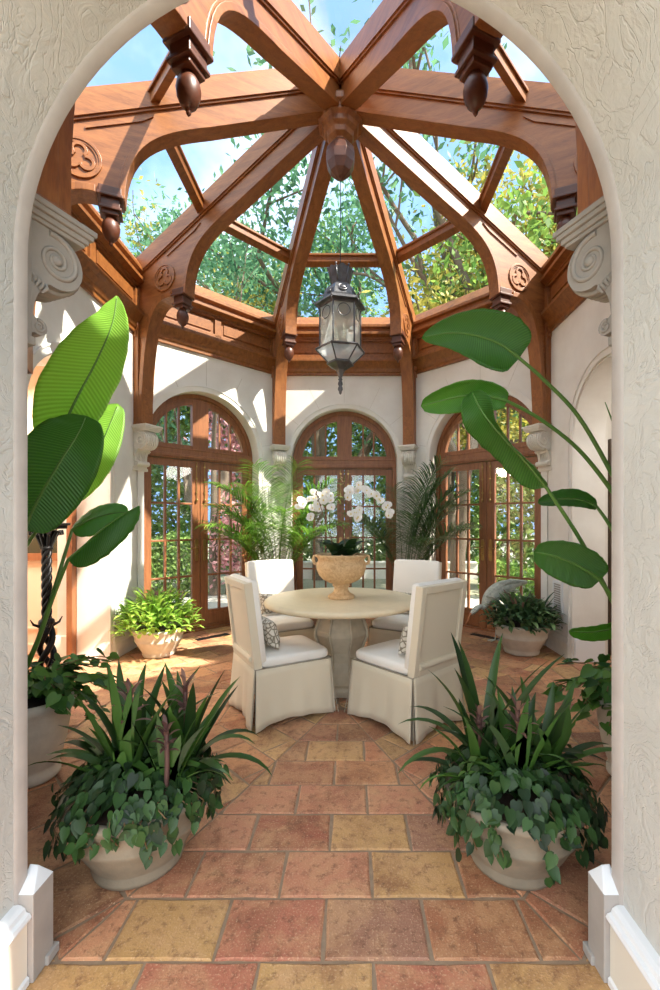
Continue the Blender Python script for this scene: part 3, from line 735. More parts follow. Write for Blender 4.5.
# ------------------------------------------------------------------ carved corbels
def spiral(cx, cz, r0, turns, a0, n, sgn=1, k=0.16):
    return [(cx+r0*math.exp(-k*t)*math.cos(a0+sgn*t), cz+r0*math.exp(-k*t)*math.sin(a0+sgn*t)) for t in [turns*2*PI*i/n for i in range(n+1)]]
def make_corbel(label, deg, r, mat, scale=1.0):
    """local x: outward to the wall (0 at front of the wall), negative x = projecting in"""
    x, y = pol(r, deg); root = thing('corbel', label, 'corbel', (x, y, 0), R(deg+180), 'carved stone corbels under the roof posts')
    hw = 0.085
    # local +x points to the room centre
    bp = MB(); bp.box(-0.07, 0.012, -hw-0.018, hw+0.018, 2.01, 2.445); bp.box(-0.07, 0.02, -hw-0.024, hw+0.024, 2.0, 2.03); bp.build('back_plate', mat, root, bevel=0.004)
    cap = MB()
    for z0, z1, e in ((2.485, 2.505, 0.03), (2.468, 2.486, 0.022), (2.45, 2.469, 0.010), (2.437, 2.451, 0.0)):
        cap.box(-0.07, 0.205+e, -hw-0.012-e, hw+0.012+e, z0, z1)
    cap.build('cap', mat, root, bevel=0.003)
    VR, vx, vz = 0.098, 0.106, 2.339
    bd = MB(); big = [(vx+VR*math.cos(t), vz+VR*math.sin(t)) for t in [PI*0.5-PI*1.08*i/16 for i in range(17)]]
    lowc = bez(big[-1], (0.062, 2.222), (0.030, 2.20), (0.026, 2.115), 8)
    sm = [(0.046+0.028*math.cos(t), 2.080+0.028*math.sin(t)) for t in [PI*0.62-PI*1.3*i/10 for i in range(11)]]
    poly = [(0.0, 2.437)]+big+lowc[1:]+sm+[(0.0, 2.04)]
    bd.prism(poly, -hw, hw, 'xz', smooth=False)
    bd.build('scroll', mat, root, bevel=0.003)
    vo = MB()
    for s in (-1, 1):
        for (p, w) in ((spiral(vx, vz, 0.089, 2.4, PI*0.6, 70, -1, 0.13), 0.010), (spiral(0.046, 2.080, 0.023, 1.5, PI*0.6, 24, -1, 0.14), 0.006)):
            vo.tube([(a, s*(hw+0.001), b) for a, b in p], [w*(0.4+0.6*(1-i/len(p))) for i in range(len(p))], 6)
        vo.ball((vx, s*(hw+0.002), vz), 0.018, 0.013, 0.018, 12, 8)
        for k in range(4):
            vo.tube([(0.020+0.016*k, s*(hw+0.001), 2.258-0.007*k), (0.030+0.013*k, s*(hw+0.005), 2.240-0.006*k), (0.024+0.010*k, s*hw, 2.224-0.008*k)], [0.004, 0.008, 0.004], 6)
    vo.build('volute', mat, root)
    ac = MB()
    for k in range(-2, 3):
        yy = k*0.032
        pts = [(0.106+0.102*math.cos(t), yy*(1-0.25*i/14), 2.339+0.102*math.sin(t)) for i, t in enumerate([PI*0.42-PI*1.0*i/14 for i in range(15)])]
        ac.tube(pts, [0.010]*15, 6)
    for k in range(-2, 3):
        ac.tube([(0.062, k*0.012, 2.26), (0.045, k*0.024, 2.20), (0.034, k*0.022, 2.14), (0.06, k*0.012, 2.10)], [0.006, 0.009, 0.008, 0.006], 6)
    ac.build('acanthus', mat, root)
    return root
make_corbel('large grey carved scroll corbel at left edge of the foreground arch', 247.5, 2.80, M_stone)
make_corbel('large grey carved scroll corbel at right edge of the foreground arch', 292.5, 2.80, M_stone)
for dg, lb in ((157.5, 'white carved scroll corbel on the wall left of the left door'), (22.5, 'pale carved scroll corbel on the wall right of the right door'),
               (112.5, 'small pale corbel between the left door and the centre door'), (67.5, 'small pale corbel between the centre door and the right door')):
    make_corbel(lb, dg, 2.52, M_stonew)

# ------------------------------------------------------------------ lantern
la = thing('hanging_lantern', 'grey metal six-sided hanging lantern with seeded glass above the table', 'lantern', (0, YC, 0), R(12))
mb = MB(); mb.tube([(0,0,3.62), (0,0,4.59)], 0.004, 6); mb.build('cord', M_iron, la)
def hexp(r, z, rot=0): return [(r*math.cos(R(60*k+rot)), r*math.sin(R(60*k+rot)), z) for k in range(6)]
cr = MB()
for k in range(6):
    a0, a1 = R(60*k+4), R(60*k+56); v = []
    for r, z in ((0.078, 3.60), (0.090, 3.66), (0.112, 3.735)):
        for t in (0, 0.5, 1): a = a0+(a1-a0)*t; v.append((r*math.cos(a), r*math.sin(a), z+(0.022 if (t == 0.5 and z > 3.7) else 0)))
    cr.add(v, [(0,1,4,3), (1,2,5,4), (3,4,7,6), (4,5,8,7)])
    a = R(60*k); cr.tube([(0.08*math.cos(a), 0.08*math.sin(a), 3.60), (0.115*math.cos(a), 0.115*math.sin(a), 3.745)], 0.007, 6); cr.ball((0.117*math.cos(a), 0.117*math.sin(a), 3.752), 0.011, 0.011, 0.013, 8, 6)
cr.lathe([(0.085, 3.585), (0.092, 3.595), (0.085, 3.61)], 6, smooth=False)
o = cr.build('crown', M_lant, la); so = o.modifiers.new('solid', 'SOLIDIFY'); so.thickness = 0.004
dm = MB(); dm.lathe([(0.072, 3.60), (0.098, 3.595), (0.128, 3.57), (0.150, 3.53), (0.165, 3.475), (0.20, 3.445), (0.238, 3.425), (0.240, 3.405), (0.205, 3.400), (0.19, 3.39), (0.150, 3.40)], 6, smooth=False, cap=False)
for k in range(6):
    a = R(60*k+30); M = Matrix.Rotation(a, 4, 'Z') @ Matrix.Translation((0.127, 0, 3.535)) @ Matrix.Rotation(R(62), 4, 'Y')
    dm.lathe([(0.030, 0.0), (0.038, 0.008), (0.046, 0.0)], 16, M=M @ Matrix.Diagonal((1.0, 1.05, 1, 1)), cap=False)
    dm.ball((0, 0, 0), 0.026, 0.03, 0.010, 12, 6, M=M)
    a = R(60*k); dm.tube([(0.238*math.cos(a), 0.238*math.sin(a), 3.41), (0.262*math.cos(a), 0.262*math.sin(a), 3.425), (0.258*math.cos(a), 0.258*math.sin(a), 3.45), (0.246*math.cos(a), 0.246*math.sin(a), 3.44)], 0.005, 6)
    dm.tube([(0.232*math.cos(a), 0.232*math.sin(a), 3.405), (0.25*math.cos(a), 0.25*math.sin(a), 3.375), (0.235*math.cos(a), 0.235*math.sin(a), 3.365)], 0.004, 6)
dm.build('roof', M_lant, la)
cg = MB()
for k in range(6):
    p0 = hexp(0.192, 3.39)[k]; p1 = hexp(0.192, 3.01)[k]; cg.tube([p0, p1], 0.008, 6)
    q0 = hexp(0.225, 2.99)[k]; q1 = hexp(0.115, 2.885)[k]; cg.tube([q0, q1], 0.007, 6)
    for r, z in ((0.192, 3.385), (0.228, 3.0), (0.115, 2.885)):
        h = hexp(r, z); cg.tube([h[k], h[(k+1) % 6]], 0.010 if z == 3.0 else 0.007, 6)
    # ring ornament in the top of each pane
    a = R(60*k+30); M = Matrix.Rotation(a, 4, 'Z') @ Matrix.Translation((0.168, 0, 3.31)) @ Matrix.Rotation(R(90), 4, 'Y')
    cg.lathe([(0.050, 0.0), (0.055, 0.004), (0.060, 0.0), (0.055, -0.004)], 24, M=M, cap=False)
cg.lathe([(0.115, 2.89), (0.13, 2.88), (0.128, 2.868), (0.09, 2.85), (0.045, 2.82), (0.025, 2.78), (0.018, 2.755)], 6, smooth=False)
cg.build('cage', M_lant, la)
gs = MB()
for k in range(6):
    a, b = hexp(0.186, 3.39), hexp(0.186, 3.01); gs.add([a[k], a[(k+1) % 6], b[(k+1) % 6], b[k]], [(0,1,2,3)])
    a, b = hexp(0.222, 2.99), hexp(0.113, 2.888); gs.add([a[k], a[(k+1) % 6], b[(k+1) % 6], b[k]], [(0,1,2,3)])
gs.build('glass', M_lglass, la)
cd = MB()
for k in range(4):
    a = R(90*k+20); cd.lathe([(0.013, 3.06), (0.013, 3.17), (0.004, 3.18), (0.010, 3.20), (0.012, 3.215), (0.004, 3.245)], 12, (0.06*math.cos(a), 0.06*math.sin(a), 0), tone=0.5)
cd.build('candle', M_candle, la)
cd = MB(); cd.lathe([(0.085, 3.05), (0.09, 3.06), (0.02, 3.045), (0.012, 3.0), (0.012, 2.9)], 16); cd.build('candle_tray', M_lant, la)
fn = MB(); fn.lathe([(0.018, 2.765), (0.013, 2.745), (0.022, 2.735), (0.012, 2.722), (0.020, 2.71), (0.024, 2.69), (0.014, 2.672), (0.022, 2.66), (0.024, 2.64), (0.012, 2.62), (0.014, 2.61), (0.003, 2.595)], 14); fn.build('finial', M_lant, la)

# ------------------------------------------------------------------ table
ta = thing('round_table', 'round cast-stone table on a carved octagonal pedestal in the middle of the room', 'table', (0.015, 3.81, 0), 0)
mb = MB(); mb.lathe([(0.02, 0.708), (0.60, 0.708), (0.635, 0.712), (0.652, 0.722), (0.657, 0.735), (0.652, 0.748), (0.638, 0.757), (0.60, 0.76), (0.3, 0.76), (0.01, 0.76)], 72); mb.build('tabletop', M_tabletop, ta)
mb = MB(); mb.lathe([(0.29, 0), (0.30, 0.05), (0.285, 0.075), (0.25, 0.085), (0.235, 0.10), (0.19, 0.16), (0.165, 0.24), (0.17, 0.32), (0.20, 0.40), (0.225, 0.46), (0.225, 0.50), (0.20, 0.56), (0.175, 0.61), (0.18, 0.64), (0.25, 0.67), (0.30, 0.69), (0.30, 0.708)], 8, smooth=False, rot=R(22.5)); mb.build('pedestal', M_pedestal, ta, bevel=0.006)
mb = MB()
for k in range(8):
    a = R(45*k+22.5); c, s = math.cos(a), math.sin(a)
    mb.tube([(c*r, s*r, z) for r, z in ((0.30, 0.06), (0.245, 0.10), (0.20, 0.16), (0.178, 0.24), (0.182, 0.32), (0.212, 0.40), (0.237, 0.46), (0.236, 0.50), (0.212, 0.56), (0.188, 0.61), (0.20, 0.645), (0.27, 0.68))], 0.012, 6)
mb.build('pedestal_ribbing', M_pedestal, ta)

# ------------------------------------------------------------------ chairs
def rbox(mb, x0, x1, y0, y1, z0, z1, r, n=5, crown=0.0, M=None, mi=0):
    """soft cushion block: rounded edges by superellipse rings with crown"""
    cx, cy = (x0+x1)/2, (y0+y1)/2; hx, hy = (x1-x0)/2, (y1-y0)/2; hz = (z1-z0)/2; cz = (z0+z1)/2
    rings = []
    for i in range(-n, n+1):
        t = i/n*PI/2; rings.append((cz+(hz-r)*(1 if i > 0 else -1 if i < 0 else 0)*1.0+r*math.sin(t), r*(1-math.cos(t))))
    v = []; per = 40
    def shape(inset):
        out = []
        for k in range(per):
            a = 2*PI*k/per; c, s = math.cos(a), math.sin(a); e = 0.22
            out.append((cx+(hx-inset)*math.copysign(abs(c)**e, c), cy+(hy-inset)*math.copysign(abs(s)**e, s)))
        return out
    for z, ins in rings:
        for x, y in shape(ins): v.append(Vector((x, y, z)))
    f = []
    for i in range(len(rings)-1):
        for k in range(per): f.append((i*per+k, i*per+(k+1) % per, (i+1)*per+(k+1) % per, (i+1)*per+k))
    o = (len(rings)-1)*per
    # crowned top and bottom
    for base, zz, sg in ((0, z0, -1), (o, z1, 1)):
        prev = [base+k for k in range(per)]
        for q in (0.7, 0.4):
            new = []
            for k in range(per):
                p = v[base+k]; new.append(len(v)); v.append(Vector((cx+(p.x-cx)*q, cy+(p.y-cy)*q, zz+sg*crown*(1-q*q))))
            for k in range(per): f.append((prev[k], prev[(k+1) % per], new[(k+1) % per], new[k]))
            prev = new
        c_ = len(v); v.append(Vector((cx, cy, zz+sg*crown)))
        for k in range(per): f.append((prev[k], prev[(k+1) % per], c_))
    if M: v = [M @ p for p in v]
    mb.add(v, f, 0.5, True, mi)
def make_chair(label, loc, rz):
    """local +y is the way the sitter faces; footprint 0.50 x 0.58 centred at origin"""
    root = thing('dining_chair', label, 'chair', loc, rz, 'white slipcovered dining chairs round the table')
    W, Dp = 0.25, 0.285
    sk = MB(); n = 26
    cor = [(-W, -Dp), (W, -Dp), (W, Dp), (-W, Dp)]
    for e in range(4):
        p, q = cor[e], cor[(e+1) % 4]; L = math.hypot(q[0]-p[0], q[1]-p[1]); nx, ny = (q[1]-p[1])/L, -(q[0]-p[0])/L
        v = []
        for j in range(9):
            tz = j/8; z = 0.405*(1-tz)
            for i in range(n+1):
                t = i/n; edge = abs(2*t-1)
                fl = 0.004+0.022*tz+0.010*tz*math.sin(t*9+e*2.1)+0.006*tz*math.sin(t*23+e)+0.012*tz*edge**6
                zz = z+(0.042*(1-edge**2)*tz if j == 8 else 0.042*(1-edge**2)*tz)
                x = p[0]+(q[0]-p[0])*t; y = p[1]+(q[1]-p[1])*t
                x += nx*fl+(q[0]-p[0])/L*(2*t-1)*0.018*tz*edge**4; y += ny*fl+(q[1]-p[1])/L*(2*t-1)*0.018*tz*edge**4
                v.append((x, y, max(zz, 0.003)))
        sk.add(v, [(j*(n+1)+i, j*(n+1)+i+1, (j+1)*(n+1)+i+1, (j+1)*(n+1)+i) for j in range(8) for i in range(n)], 0.5, True)
    o = sk.build('skirt', M_linen, root, recalc=False); so = o.modifiers.new('s', 'SOLIDIFY'); so.thickness = 0.005
    ple = MB()
    for x, y in cor: ple.box(x*0.93-0.014, x*0.93+0.014, y*0.93-0.014, y*0.93+0.014, 0.0, 0.40)
    ple.build('leg', M_welt, root)
    se = MB(); rbox(se, -W-0.004, W+0.004, -Dp+0.03, Dp+0.006, 0.40, 0.475, 0.03, 5, 0.012); se.build('seat', M_linen2, root)
    we = MB()
    we.tube([(-W-0.006, -Dp-0.004, 0.405), (W+0.006, -Dp-0.004, 0.405), (W+0.006, Dp+0.008, 0.405), (-W-0.006, Dp+0.008, 0.405), (-W-0.006, -Dp-0.004, 0.405)], 0.005, 6)
    for x, y in cor:
        sx, sy = math.copysign(1, x), math.copysign(1, y)
        we.tube([(x+sx*0.006, y+sy*0.006, 0.40), (x+sx*0.024, y+sy*0.024, 0.15), (x+sx*0.046, y+sy*0.046, 0.008)], 0.003, 6)
    we.build('piping', M_welt, root)
    # back, leaning slightly; rear face has a recessed panel
    M = Matrix.Translation((0, -Dp+0.02, 0.40)) @ Matrix.Rotation(R(7), 4, 'X')
    H = 0.615; bk = MB()
    rbox(bk, -W+0.002, W-0.002, 0.0, 0.075, 0.03, H, 0.03, 4, 0.004, M)
    bk.build('backrest', M_linen2, root)
    fr = MB(); fw_ = 0.048
    def fb(x0, x1, z0, z1, y0=-0.028, y1=0.03): fr.box(x0, x1, y0, y1, z0, z1, M=M)
    fb(-W, -W+fw_, -0.0, H-0.01); fb(W-fw_, W, -0.0, H-0.01); fb(-W+fw_, W-fw_, H-0.06, H-0.01); fb(-W+fw_, W-fw_, 0.0, 0.05)
    fb(-W+fw_, W-fw_, 0.05, H-0.05, -0.012, 0.0)
    fr.build('back_frame', M_linen, root, bevel=0.008)
    ro = MB(); ro.tube([M @ Vector((-W+fw_, -0.022, 0.072)), M @ Vector((W-fw_, -0.022, 0.072))], 0.022, 12)
    e = fw_+0.004; loop = [(-W+e, 0.10), (-W+e, H-0.064), (W-e, H-0.064), (W-e, 0.10)]
    ro.tube([M @ Vector((x, -0.014, z)) for x, z in loop], 0.004, 6)
    ro.build('back_roll', M_linen, root)
    return root
def chair_dir(cx, cy, dx, dy): return math.atan2(dy, dx)-PI/2
ch = [('nearest white slipcovered chair on the left side of the table, back seen from the side', (-0.43, 3.355, 0), (0.86, 0.51)),
      ('white slipcovered chair on the right, its panelled back towards the viewer', (0.49, 3.215, 0), (-0.67, 0.74)),
      ('white slipcovered chair behind the table on the left, facing forward', (-0.60, 4.36, 0), (0.45, -0.80)),
      ('white slipcovered chair behind the table on the right, facing forward', (0.64, 4.36, 0), (-0.45, -0.80))]
chairs = []
for i, (lb, lc, d) in enumerate(ch):
    rz = math.atan2(d[1], d[0])-PI/2
    if i == 0: chairs.append(make_chair(lb, lc, rz))
    else: chairs.append(dup(chairs[0], lc, rz, lb))
def make_pillow():
    mb = MB(); hx, hz = 0.17, 0.105; n = 20; v = []
    for sgn in (1, -1):
        for j in range(n+1):
            for i in range(n+1):
                u, w_ = 2*i/n-1, 2*j/n-1
                px = hx*u*(1-0.05*(1-w_*w_)*0+0.0); px = hx*u*(0.94+0.06*w_*w_); pz = hz*w_*(0.92+0.08*u*u)
                th = 0.055*((1-u**4)*(1-w_**4))**0.6
                v.append((px, sgn*th, pz))
    k = (n+1)**2; f = []
    for j in range(n):
        for i in range(n):
            a = j*(n+1)+i; f.append((a, a+1, a+n+2, a+n+1)); f.append((k+a, k+a+n+1, k+a+n+2, k+a+1))
    mb.add(v, f, 0.5, True); return mb
pl0 = None
for i, (lb, sh) in enumerate((('leaf-patterned lumbar pillow on the nearest left chair', 0.10), ('leaf-patterned lumbar pillow on the right front chair', -0.10),
                        ('small patterned pillow on the back left chair, mostly behind the tabletop', 0.0), ('small patterned pillow on the back right chair, mostly behind the tabletop', 0.0))):
    d = Vector((ch[i][2][0], ch[i][2][1], 0)).normalized(); lc = Vector(ch[i][1]); rz = math.atan2(d.y, d.x)-PI/2
    loc = lc-d*0.115+Vector((0, 0, 0.60))
    if pl0 is None: pl0 = make_pillow().build('lumbar_pillow', M_pillow); o = pl0
    else: o = pl0.copy(); C.objects.link(o)
    o.location = loc; o.rotation_euler = (R(16), 0, rz)
    tag(o, lb, 'pillow', 'patterned pillows on the dining chairs')

# ------------------------------------------------------------------ foliage helpers
def inside(mb, root, m_=0.03, front=APF):
    """leaves bend along the walls instead of passing through them"""
    ox, oy = root.location.x, root.location.y-YC
    for i, p in enumerate(mb.v):
        x, y = p[0]+ox, p[1]+oy
        for k in range(8):
            c, s_ = math.cos(R(45*k)), math.sin(R(45*k)); lim = (front if k in (5, 7) else AP)-m_; d = x*c+y*s_
            if d > lim: x -= (d-lim)*c; y -= (d-lim)*s_
        mb.v[i] = (x-ox, y-oy, p[2])
def strap(mb, base, az, L, w, el0, droop, tone, n=9, fold=0.25, curl=0.0):
    """strap leaf: starts at elevation el0 and droops"""
    p = Vector(base); v = []; el = el0; a = az
    for i in range(n+1):
        t = i/n
        d = Vector((math.cos(a)*math.cos(el), math.sin(a)*math.cos(el), math.sin(el)))
        s = Vector((-math.sin(a), math.cos(a), 0)); up = s.cross(d)*-1
        ww = w*(0.6+1.5*t*(1-t))*(1-t**6)**0.8 if t < 1 else 0.0005
        ww = max(ww, 0.0005)
        v += [p-s*ww+up*ww*fold, p.copy(), p+s*ww+up*ww*fold]
        p = p+d*(L/n); el -= droop/n*(0.4+1.2*t); a += curl/n
    f = []
    for i in range(n):
        b = i*3; f += [(b, b+1, b+4, b+3), (b+1, b+2, b+5, b+4)]
    mb.add(v, f, tone, True)
def heart(mb, c, nrm, tip, L, tone):
    """heart-shaped leaf centred at c, pointing along tip"""
    nrm = nrm.normalized(); tip = (tip-nrm*tip.dot(nrm)); tip = tip.normalized() if tip.length > 1e-5 else nrm.orthogonal()
    s = nrm.cross(tip)
    prof = [(-0.42, 0.0, 0), (-0.55, 0.22, 0.03), (-0.40, 0.46, 0.08), (-0.05, 0.50, 0.09), (0.30, 0.30, 0.04), (0.52, 0.10, 0.0), (0.66, 0.0, -0.06)]
    v = []
    for a, b, h in prof: v.append(c+tip*a*L+s*b*L*0.8+nrm*h*L)
    for a, b, h in prof[1:-1][::-1]: v.append(c+tip*a*L-s*b*L*0.8+nrm*h*L)
    mid = [c+tip*a*L+nrm*-0.02*L for a in (-0.1, 0.3)]
    k = len(v); v += mid
    f = [(0, 1, 2, k), (2, 3, k), (3, 4, k+1, k), (4, 5, 6, k+1), (6, 7, 8, k+1), (8, 9, k, k+1), (9, 10, k), (10, 11, 0, k)]
    mb.add(v, f, tone, True)
def rv(r, a=1.0): return Vector((r.gauss(0, a), r.gauss(0, a), r.gauss(0, a)))
def trailing(mb, vines, cx, cy, zr, rr, r, nleaf, L, hang, tonef=lambda r: r.random(), nv=16, spread=0.06):
    """mounded leaves over the rim plus hanging vines"""
    for i in range(nleaf):
        a = r.uniform(0, 2*PI); q = math.sqrt(r.random())*rr*1.08
        z = zr+0.02+0.10*(1-(q/rr)**2)+r.uniform(-0.02, 0.05)
        c = Vector((cx+q*math.cos(a), cy+q*math.sin(a), z))
        n = Vector((math.cos(a)*q/rr*0.9, math.sin(a)*q/rr*0.9, 0.8))+rv(r, 0.35)
        heart(mb, c, n, Vector((math.cos(a), math.sin(a), -0.5))+rv(r, 0.4), L*r.uniform(0.7, 1.15), tonef(r))
    for i in range(nv):
        a = r.uniform(0, 2*PI); h = hang*r.uniform(0.3, 1.0); k = max(3, int(h/0.035)+2); pts = []
        for j in range(k+2):
            t = j/(k+1); q = rr*(0.85+0.28*min(1, t*2.2))-max(0, t-0.5)*0.07
            pts.append(Vector((cx+q*math.cos(a+0.15*t), cy+q*math.sin(a+0.15*t), zr+0.06-h*t**1.3)))
        vines.tube(pts, 0.0025, 5)
        for j, p in enumerate(pts[1:]):
            n = Vector((math.cos(a), math.sin(a), 0.35))+rv(r, 0.3)
            heart(mb, p+Vector((math.cos(a), math.sin(a), 0))*0.012+rv(r, 0.012), n, Vector((0.2*math.cos(a), 0.2*math.sin(a), -1))+rv(r, 0.4), L*r.uniform(0.7, 1.1), tonef(r))
POTP = [(0.150, 0.0), (0.165, 0.006), (0.172, 0.025), (0.168, 0.045), (0.178, 0.06), (0.205, 0.105), (0.232, 0.155), (0.243, 0.170), (0.246, 0.182), (0.240, 0.192), (0.252, 0.225), (0.262, 0.262), (0.275, 0.275), (0.278, 0.292), (0.268, 0.302), (0.245, 0.300), (0.238, 0.27)]
def make_pot(label, x, y, mat, s=1.0, prof=POTP, group='round stone bowl planters'):
    root = thing('planter', label, 'planter', (x, y, 0), 0, group)
    mb = MB(); mb.lathe([(a*s, b*s) for a, b in prof], 48); b = mb.build('bowl', mat, root)
    so = MB(); rr = prof[-1][0]*s; so.lathe([(0.005, prof[-1][1]*s+0.015), (rr*0.6, prof[-1][1]*s+0.008), (rr, prof[-1][1]*s)], 24); so.build('soil', M_soil, root)
    return root
def bromeliad(label, x, y, z, r, s, n, mats=(None, None), group=None, tilt=0.2, upright=0.5, bract=True):
    root = thing('bromeliad', label, 'plant', (x, y, z), 0, group)
    mb = MB()
    for i in range(n):
        t = i/n; az = i*2.399+r.uniform(-0.2, 0.2)
        if t < upright: el, L, dr = R(r.uniform(62, 84)), s*r.uniform(0.75, 1.0), R(r.uniform(15, 50))
        else: el, L, dr = R(r.uniform(34, 62)), s*r.uniform(0.62, 0.88), R(r.uniform(70, 125))
        strap(mb, (r.uniform(-0.01, 0.01), r.uniform(-0.01, 0.01), 0), az, L, 0.024, el, dr, r.random()*0.9, 10, 0.3, r.uniform(-0.3, 0.3))
    inside(mb, root, 0.02)
    mb.build('leaves', mats[0] or M_strap, root, recalc=False)
    if bract:
        b = MB(); zt = s*0.72
        b.tube([(0,0,0), (0.006, 0, zt*0.6), (0.0, 0.004, zt)], 0.010, 8, tone=0.25)
        for i in range(16):
            az = i*2.399; zz = zt*(0.70+0.32*i/16)
            strap(b, (0, 0, zz), az, s*0.17*r.uniform(0.8, 1.1), 0.009, R(75-50*(1-i/16)), R(70), r.random(), 6, 0.3)
        b.build('flower_spike', mats[1] or M_bract, root, recalc=False)
    return root
# ------------------------------------------------------------------ foreground bowls
r = random.Random(3)
for sg, px_, nm in ((-1, -0.785, 'left'), (1, 0.775, 'right')):
    X, Y = px_, 1.85
    make_pot('large stone bowl planter in the %s foreground beside the arch' % nm, X, Y, M_pot, 1.04)
    if sg < 0:
        spots = [(-0.03, -0.03, 0.58, 26, 'bromeliad with upright leaves and purple flower spike, left in the left foreground bowl'), (0.15, 0.10, 0.56, 22, 'bromeliad with purple flower spike, towards the right back of the left foreground bowl'), (0.15, -0.10, 0.42, 18, 'low bromeliad with small bronze flower at the right front of the left foreground bowl'), (-0.13, 0.10, 0.44, 18, 'arching green bromeliad at the back left of the left foreground bowl')]
    else:
        spots = [(-0.09, 0.12, 0.66, 16, 'bromeliad with tall dark upright leaves at the back of the right foreground bowl'), (0.0, -0.06, 0.50, 24, 'bromeliad with yellow-pink flower at the front of the right foreground bowl'), (0.15, 0.04, 0.50, 22, 'wide arching bromeliad at the right of the right foreground bowl'), (-0.14, 0.0, 0.44, 16, 'low bromeliad with red-tipped flower at the left of the right foreground bowl')]
    for dx, dy, s, n, lb in spots:
        bromeliad(lb, X+dx, Y+dy, 0.285, r, s, n, group='bromeliads in the foreground bowls', bract='flower' in lb)
    root = thing('trailing_philodendron', 'trailing heart-leaf philodendron spilling over the %s foreground bowl' % nm, 'plant', (X, Y, 0.29))
    mb = MB(); vi = MB(); trailing(mb, vi, 0, 0, 0.0, 0.28, r, 430, 0.052, 0.18 if sg < 0 else 0.25, nv=42)
    mb.build('leaves', M_heart, root, recalc=False); vi.build('vines', M_stem, root)
# ------------------------------------------------------------------ bowls by the doors
def bushy(name, label, X, Y, z, rr, h, n, mat, r, L=0.09, w=0.02, strapn=0, smat=None, group=None):
    root = thing(name, label, 'plant', (X, Y, z)); mb = MB()
    for i in range(n):
        a = r.uniform(0, 2*PI); e = math.asin(r.uniform(-0.1, 1)); q = r.uniform(0.6, 1.0)
        c = Vector((rr*q*math.cos(e)*math.cos(a), rr*q*math.cos(e)*math.sin(a), h*q*math.sin(e)*0.95))
        strap(mb, c, a+r.uniform(-0.8, 0.8), L*r.uniform(0.7, 1.4), w, R(r.uniform(0, 70)), R(r.uniform(40, 110)), r.random(), 5, 0.25)
    for i in range(n//5):
        a = r.uniform(0, 2*PI); strap(mb, (0, 0, 0), a, h*r.uniform(0.9, 1.35), 0.014, R(r.uniform(25, 80)), R(r.uniform(20, 70)), r.random(), 7)
    inside(mb, root, 0.02)
    mb.build('leaves', mat, root, recalc=False)
    if smat:
        sb = MB()
        for i in range(strapn):
            a = r.uniform(0, 2*PI); q = rr*r.uniform(0.1, 0.7); strap(sb, (q*math.cos(a), q*math.sin(a), h*0.65), a, 0.16*r.uniform(0.8, 1.2), 0.012, R(r.uniform(50, 85)), R(60), r.random(), 5)
        sb.build('flowers', smat, root, recalc=False)
    return root
r = random.Random(11)
make_pot('pale stone bowl planter in the sun in front of the left door', -1.95, 4.72, M_pot2, 0.98)
bushy('leafy_plant', 'bright sunlit green leafy plant with pink tips in the bowl by the left door', -1.97, 4.72, 0.29, 0.40, 0.40, 560, M_bright, r, 0.10, 0.021, 14, M_bract)
make_pot('stone bowl planter standing in front of the right door beside the heron', 1.95, 4.80, M_pot2, 1.08)
bushy('leafy_plant', 'dark green bushy plant with reddish tips in the bowl by the right door', 1.95, 4.80, 0.31, 0.36, 0.30, 430, M_dark, r, 0.11, 0.022, 14, M_bract)
r2 = random.Random(5)
sp_ = bromeliad('thin-leaved spider plant hanging out of the right side of the right door bowl', 2.12, 4.74, 0.33, r2, 0.42, 26, (M_dark, None), None, upright=0.2, bract=False); sp_.name = 'spider_plant'
# ------------------------------------------------------------------ tall planters at both sides, with ivy and banana plants
TALL = [(0.15, 0), (0.17, 0.02), (0.17, 0.05), (0.15, 0.07), (0.165, 0.10), (0.20, 0.22), (0.222, 0.36), (0.228, 0.44), (0.250, 0.47), (0.262, 0.49), (0.262, 0.52), (0.245, 0.535), (0.225, 0.53), (0.215, 0.49)]
LP = (-1.62, 2.44); RP = (1.62, 2.44)
for (X, Y), nm in ((LP, 'left'), (RP, 'right')):
    make_pot('tall stone planter at the %s edge behind the foreground arch' % nm, X+(-0.05 if X < 0 else 0.05), Y, M_pot2, 0.84, TALL, 'tall stone planters')
r = random.Random(21)
def ivy(label, X, Y, z, rr, h, n, r, mat, L=0.07, lean=(0, 0)):
    root = thing('ivy_plant', label, 'plant', (X, Y, z)); mb = MB(); st = MB()
    for i in range(n):
        a = r.uniform(0, 2*PI); L0 = rr*r.uniform(0.5, 1.15); el = R(r.uniform(15, 80)); k = 6; p = Vector((0, 0, 0)); pts = [p.copy()]
        for j in range(k):
            d = Vector((math.cos(a)*math.cos(el)+lean[0], math.sin(a)*math.cos(el)+lean[1], math.sin(el)*h/rr)); p = p+d*(L0/k); el -= 0.32; a += r.uniform(-0.2, 0.2); pts.append(p.copy())
            for q in range(2):
                heart(mb, p+rv(r, 0.02), Vector((math.cos(a)*0.3, math.sin(a)*0.3, 1))+rv(r, 0.4), d+rv(r, 0.3), L*r.uniform(0.6, 1.1), r.random())
        st.tube(pts, 0.003, 5)
    mb.build('leaves', mat, root, recalc=False); st.build('stems', M_stem, root)
ivy('green leafy ivy spreading from the tall planter at the left edge', LP[0]-0.03, LP[1]+0.02, 0.46, 0.34, 0.34, 46, r, M_ivy, 0.075, (0.25, 0.1))
ivy('glossy green leafy plant at the right edge behind the foreground bowl', RP[0]+0.0, RP[1]+0.02, 0.46, 0.34, 0.30, 40, r, M_ivy, 0.085, (-0.2, 0.1))

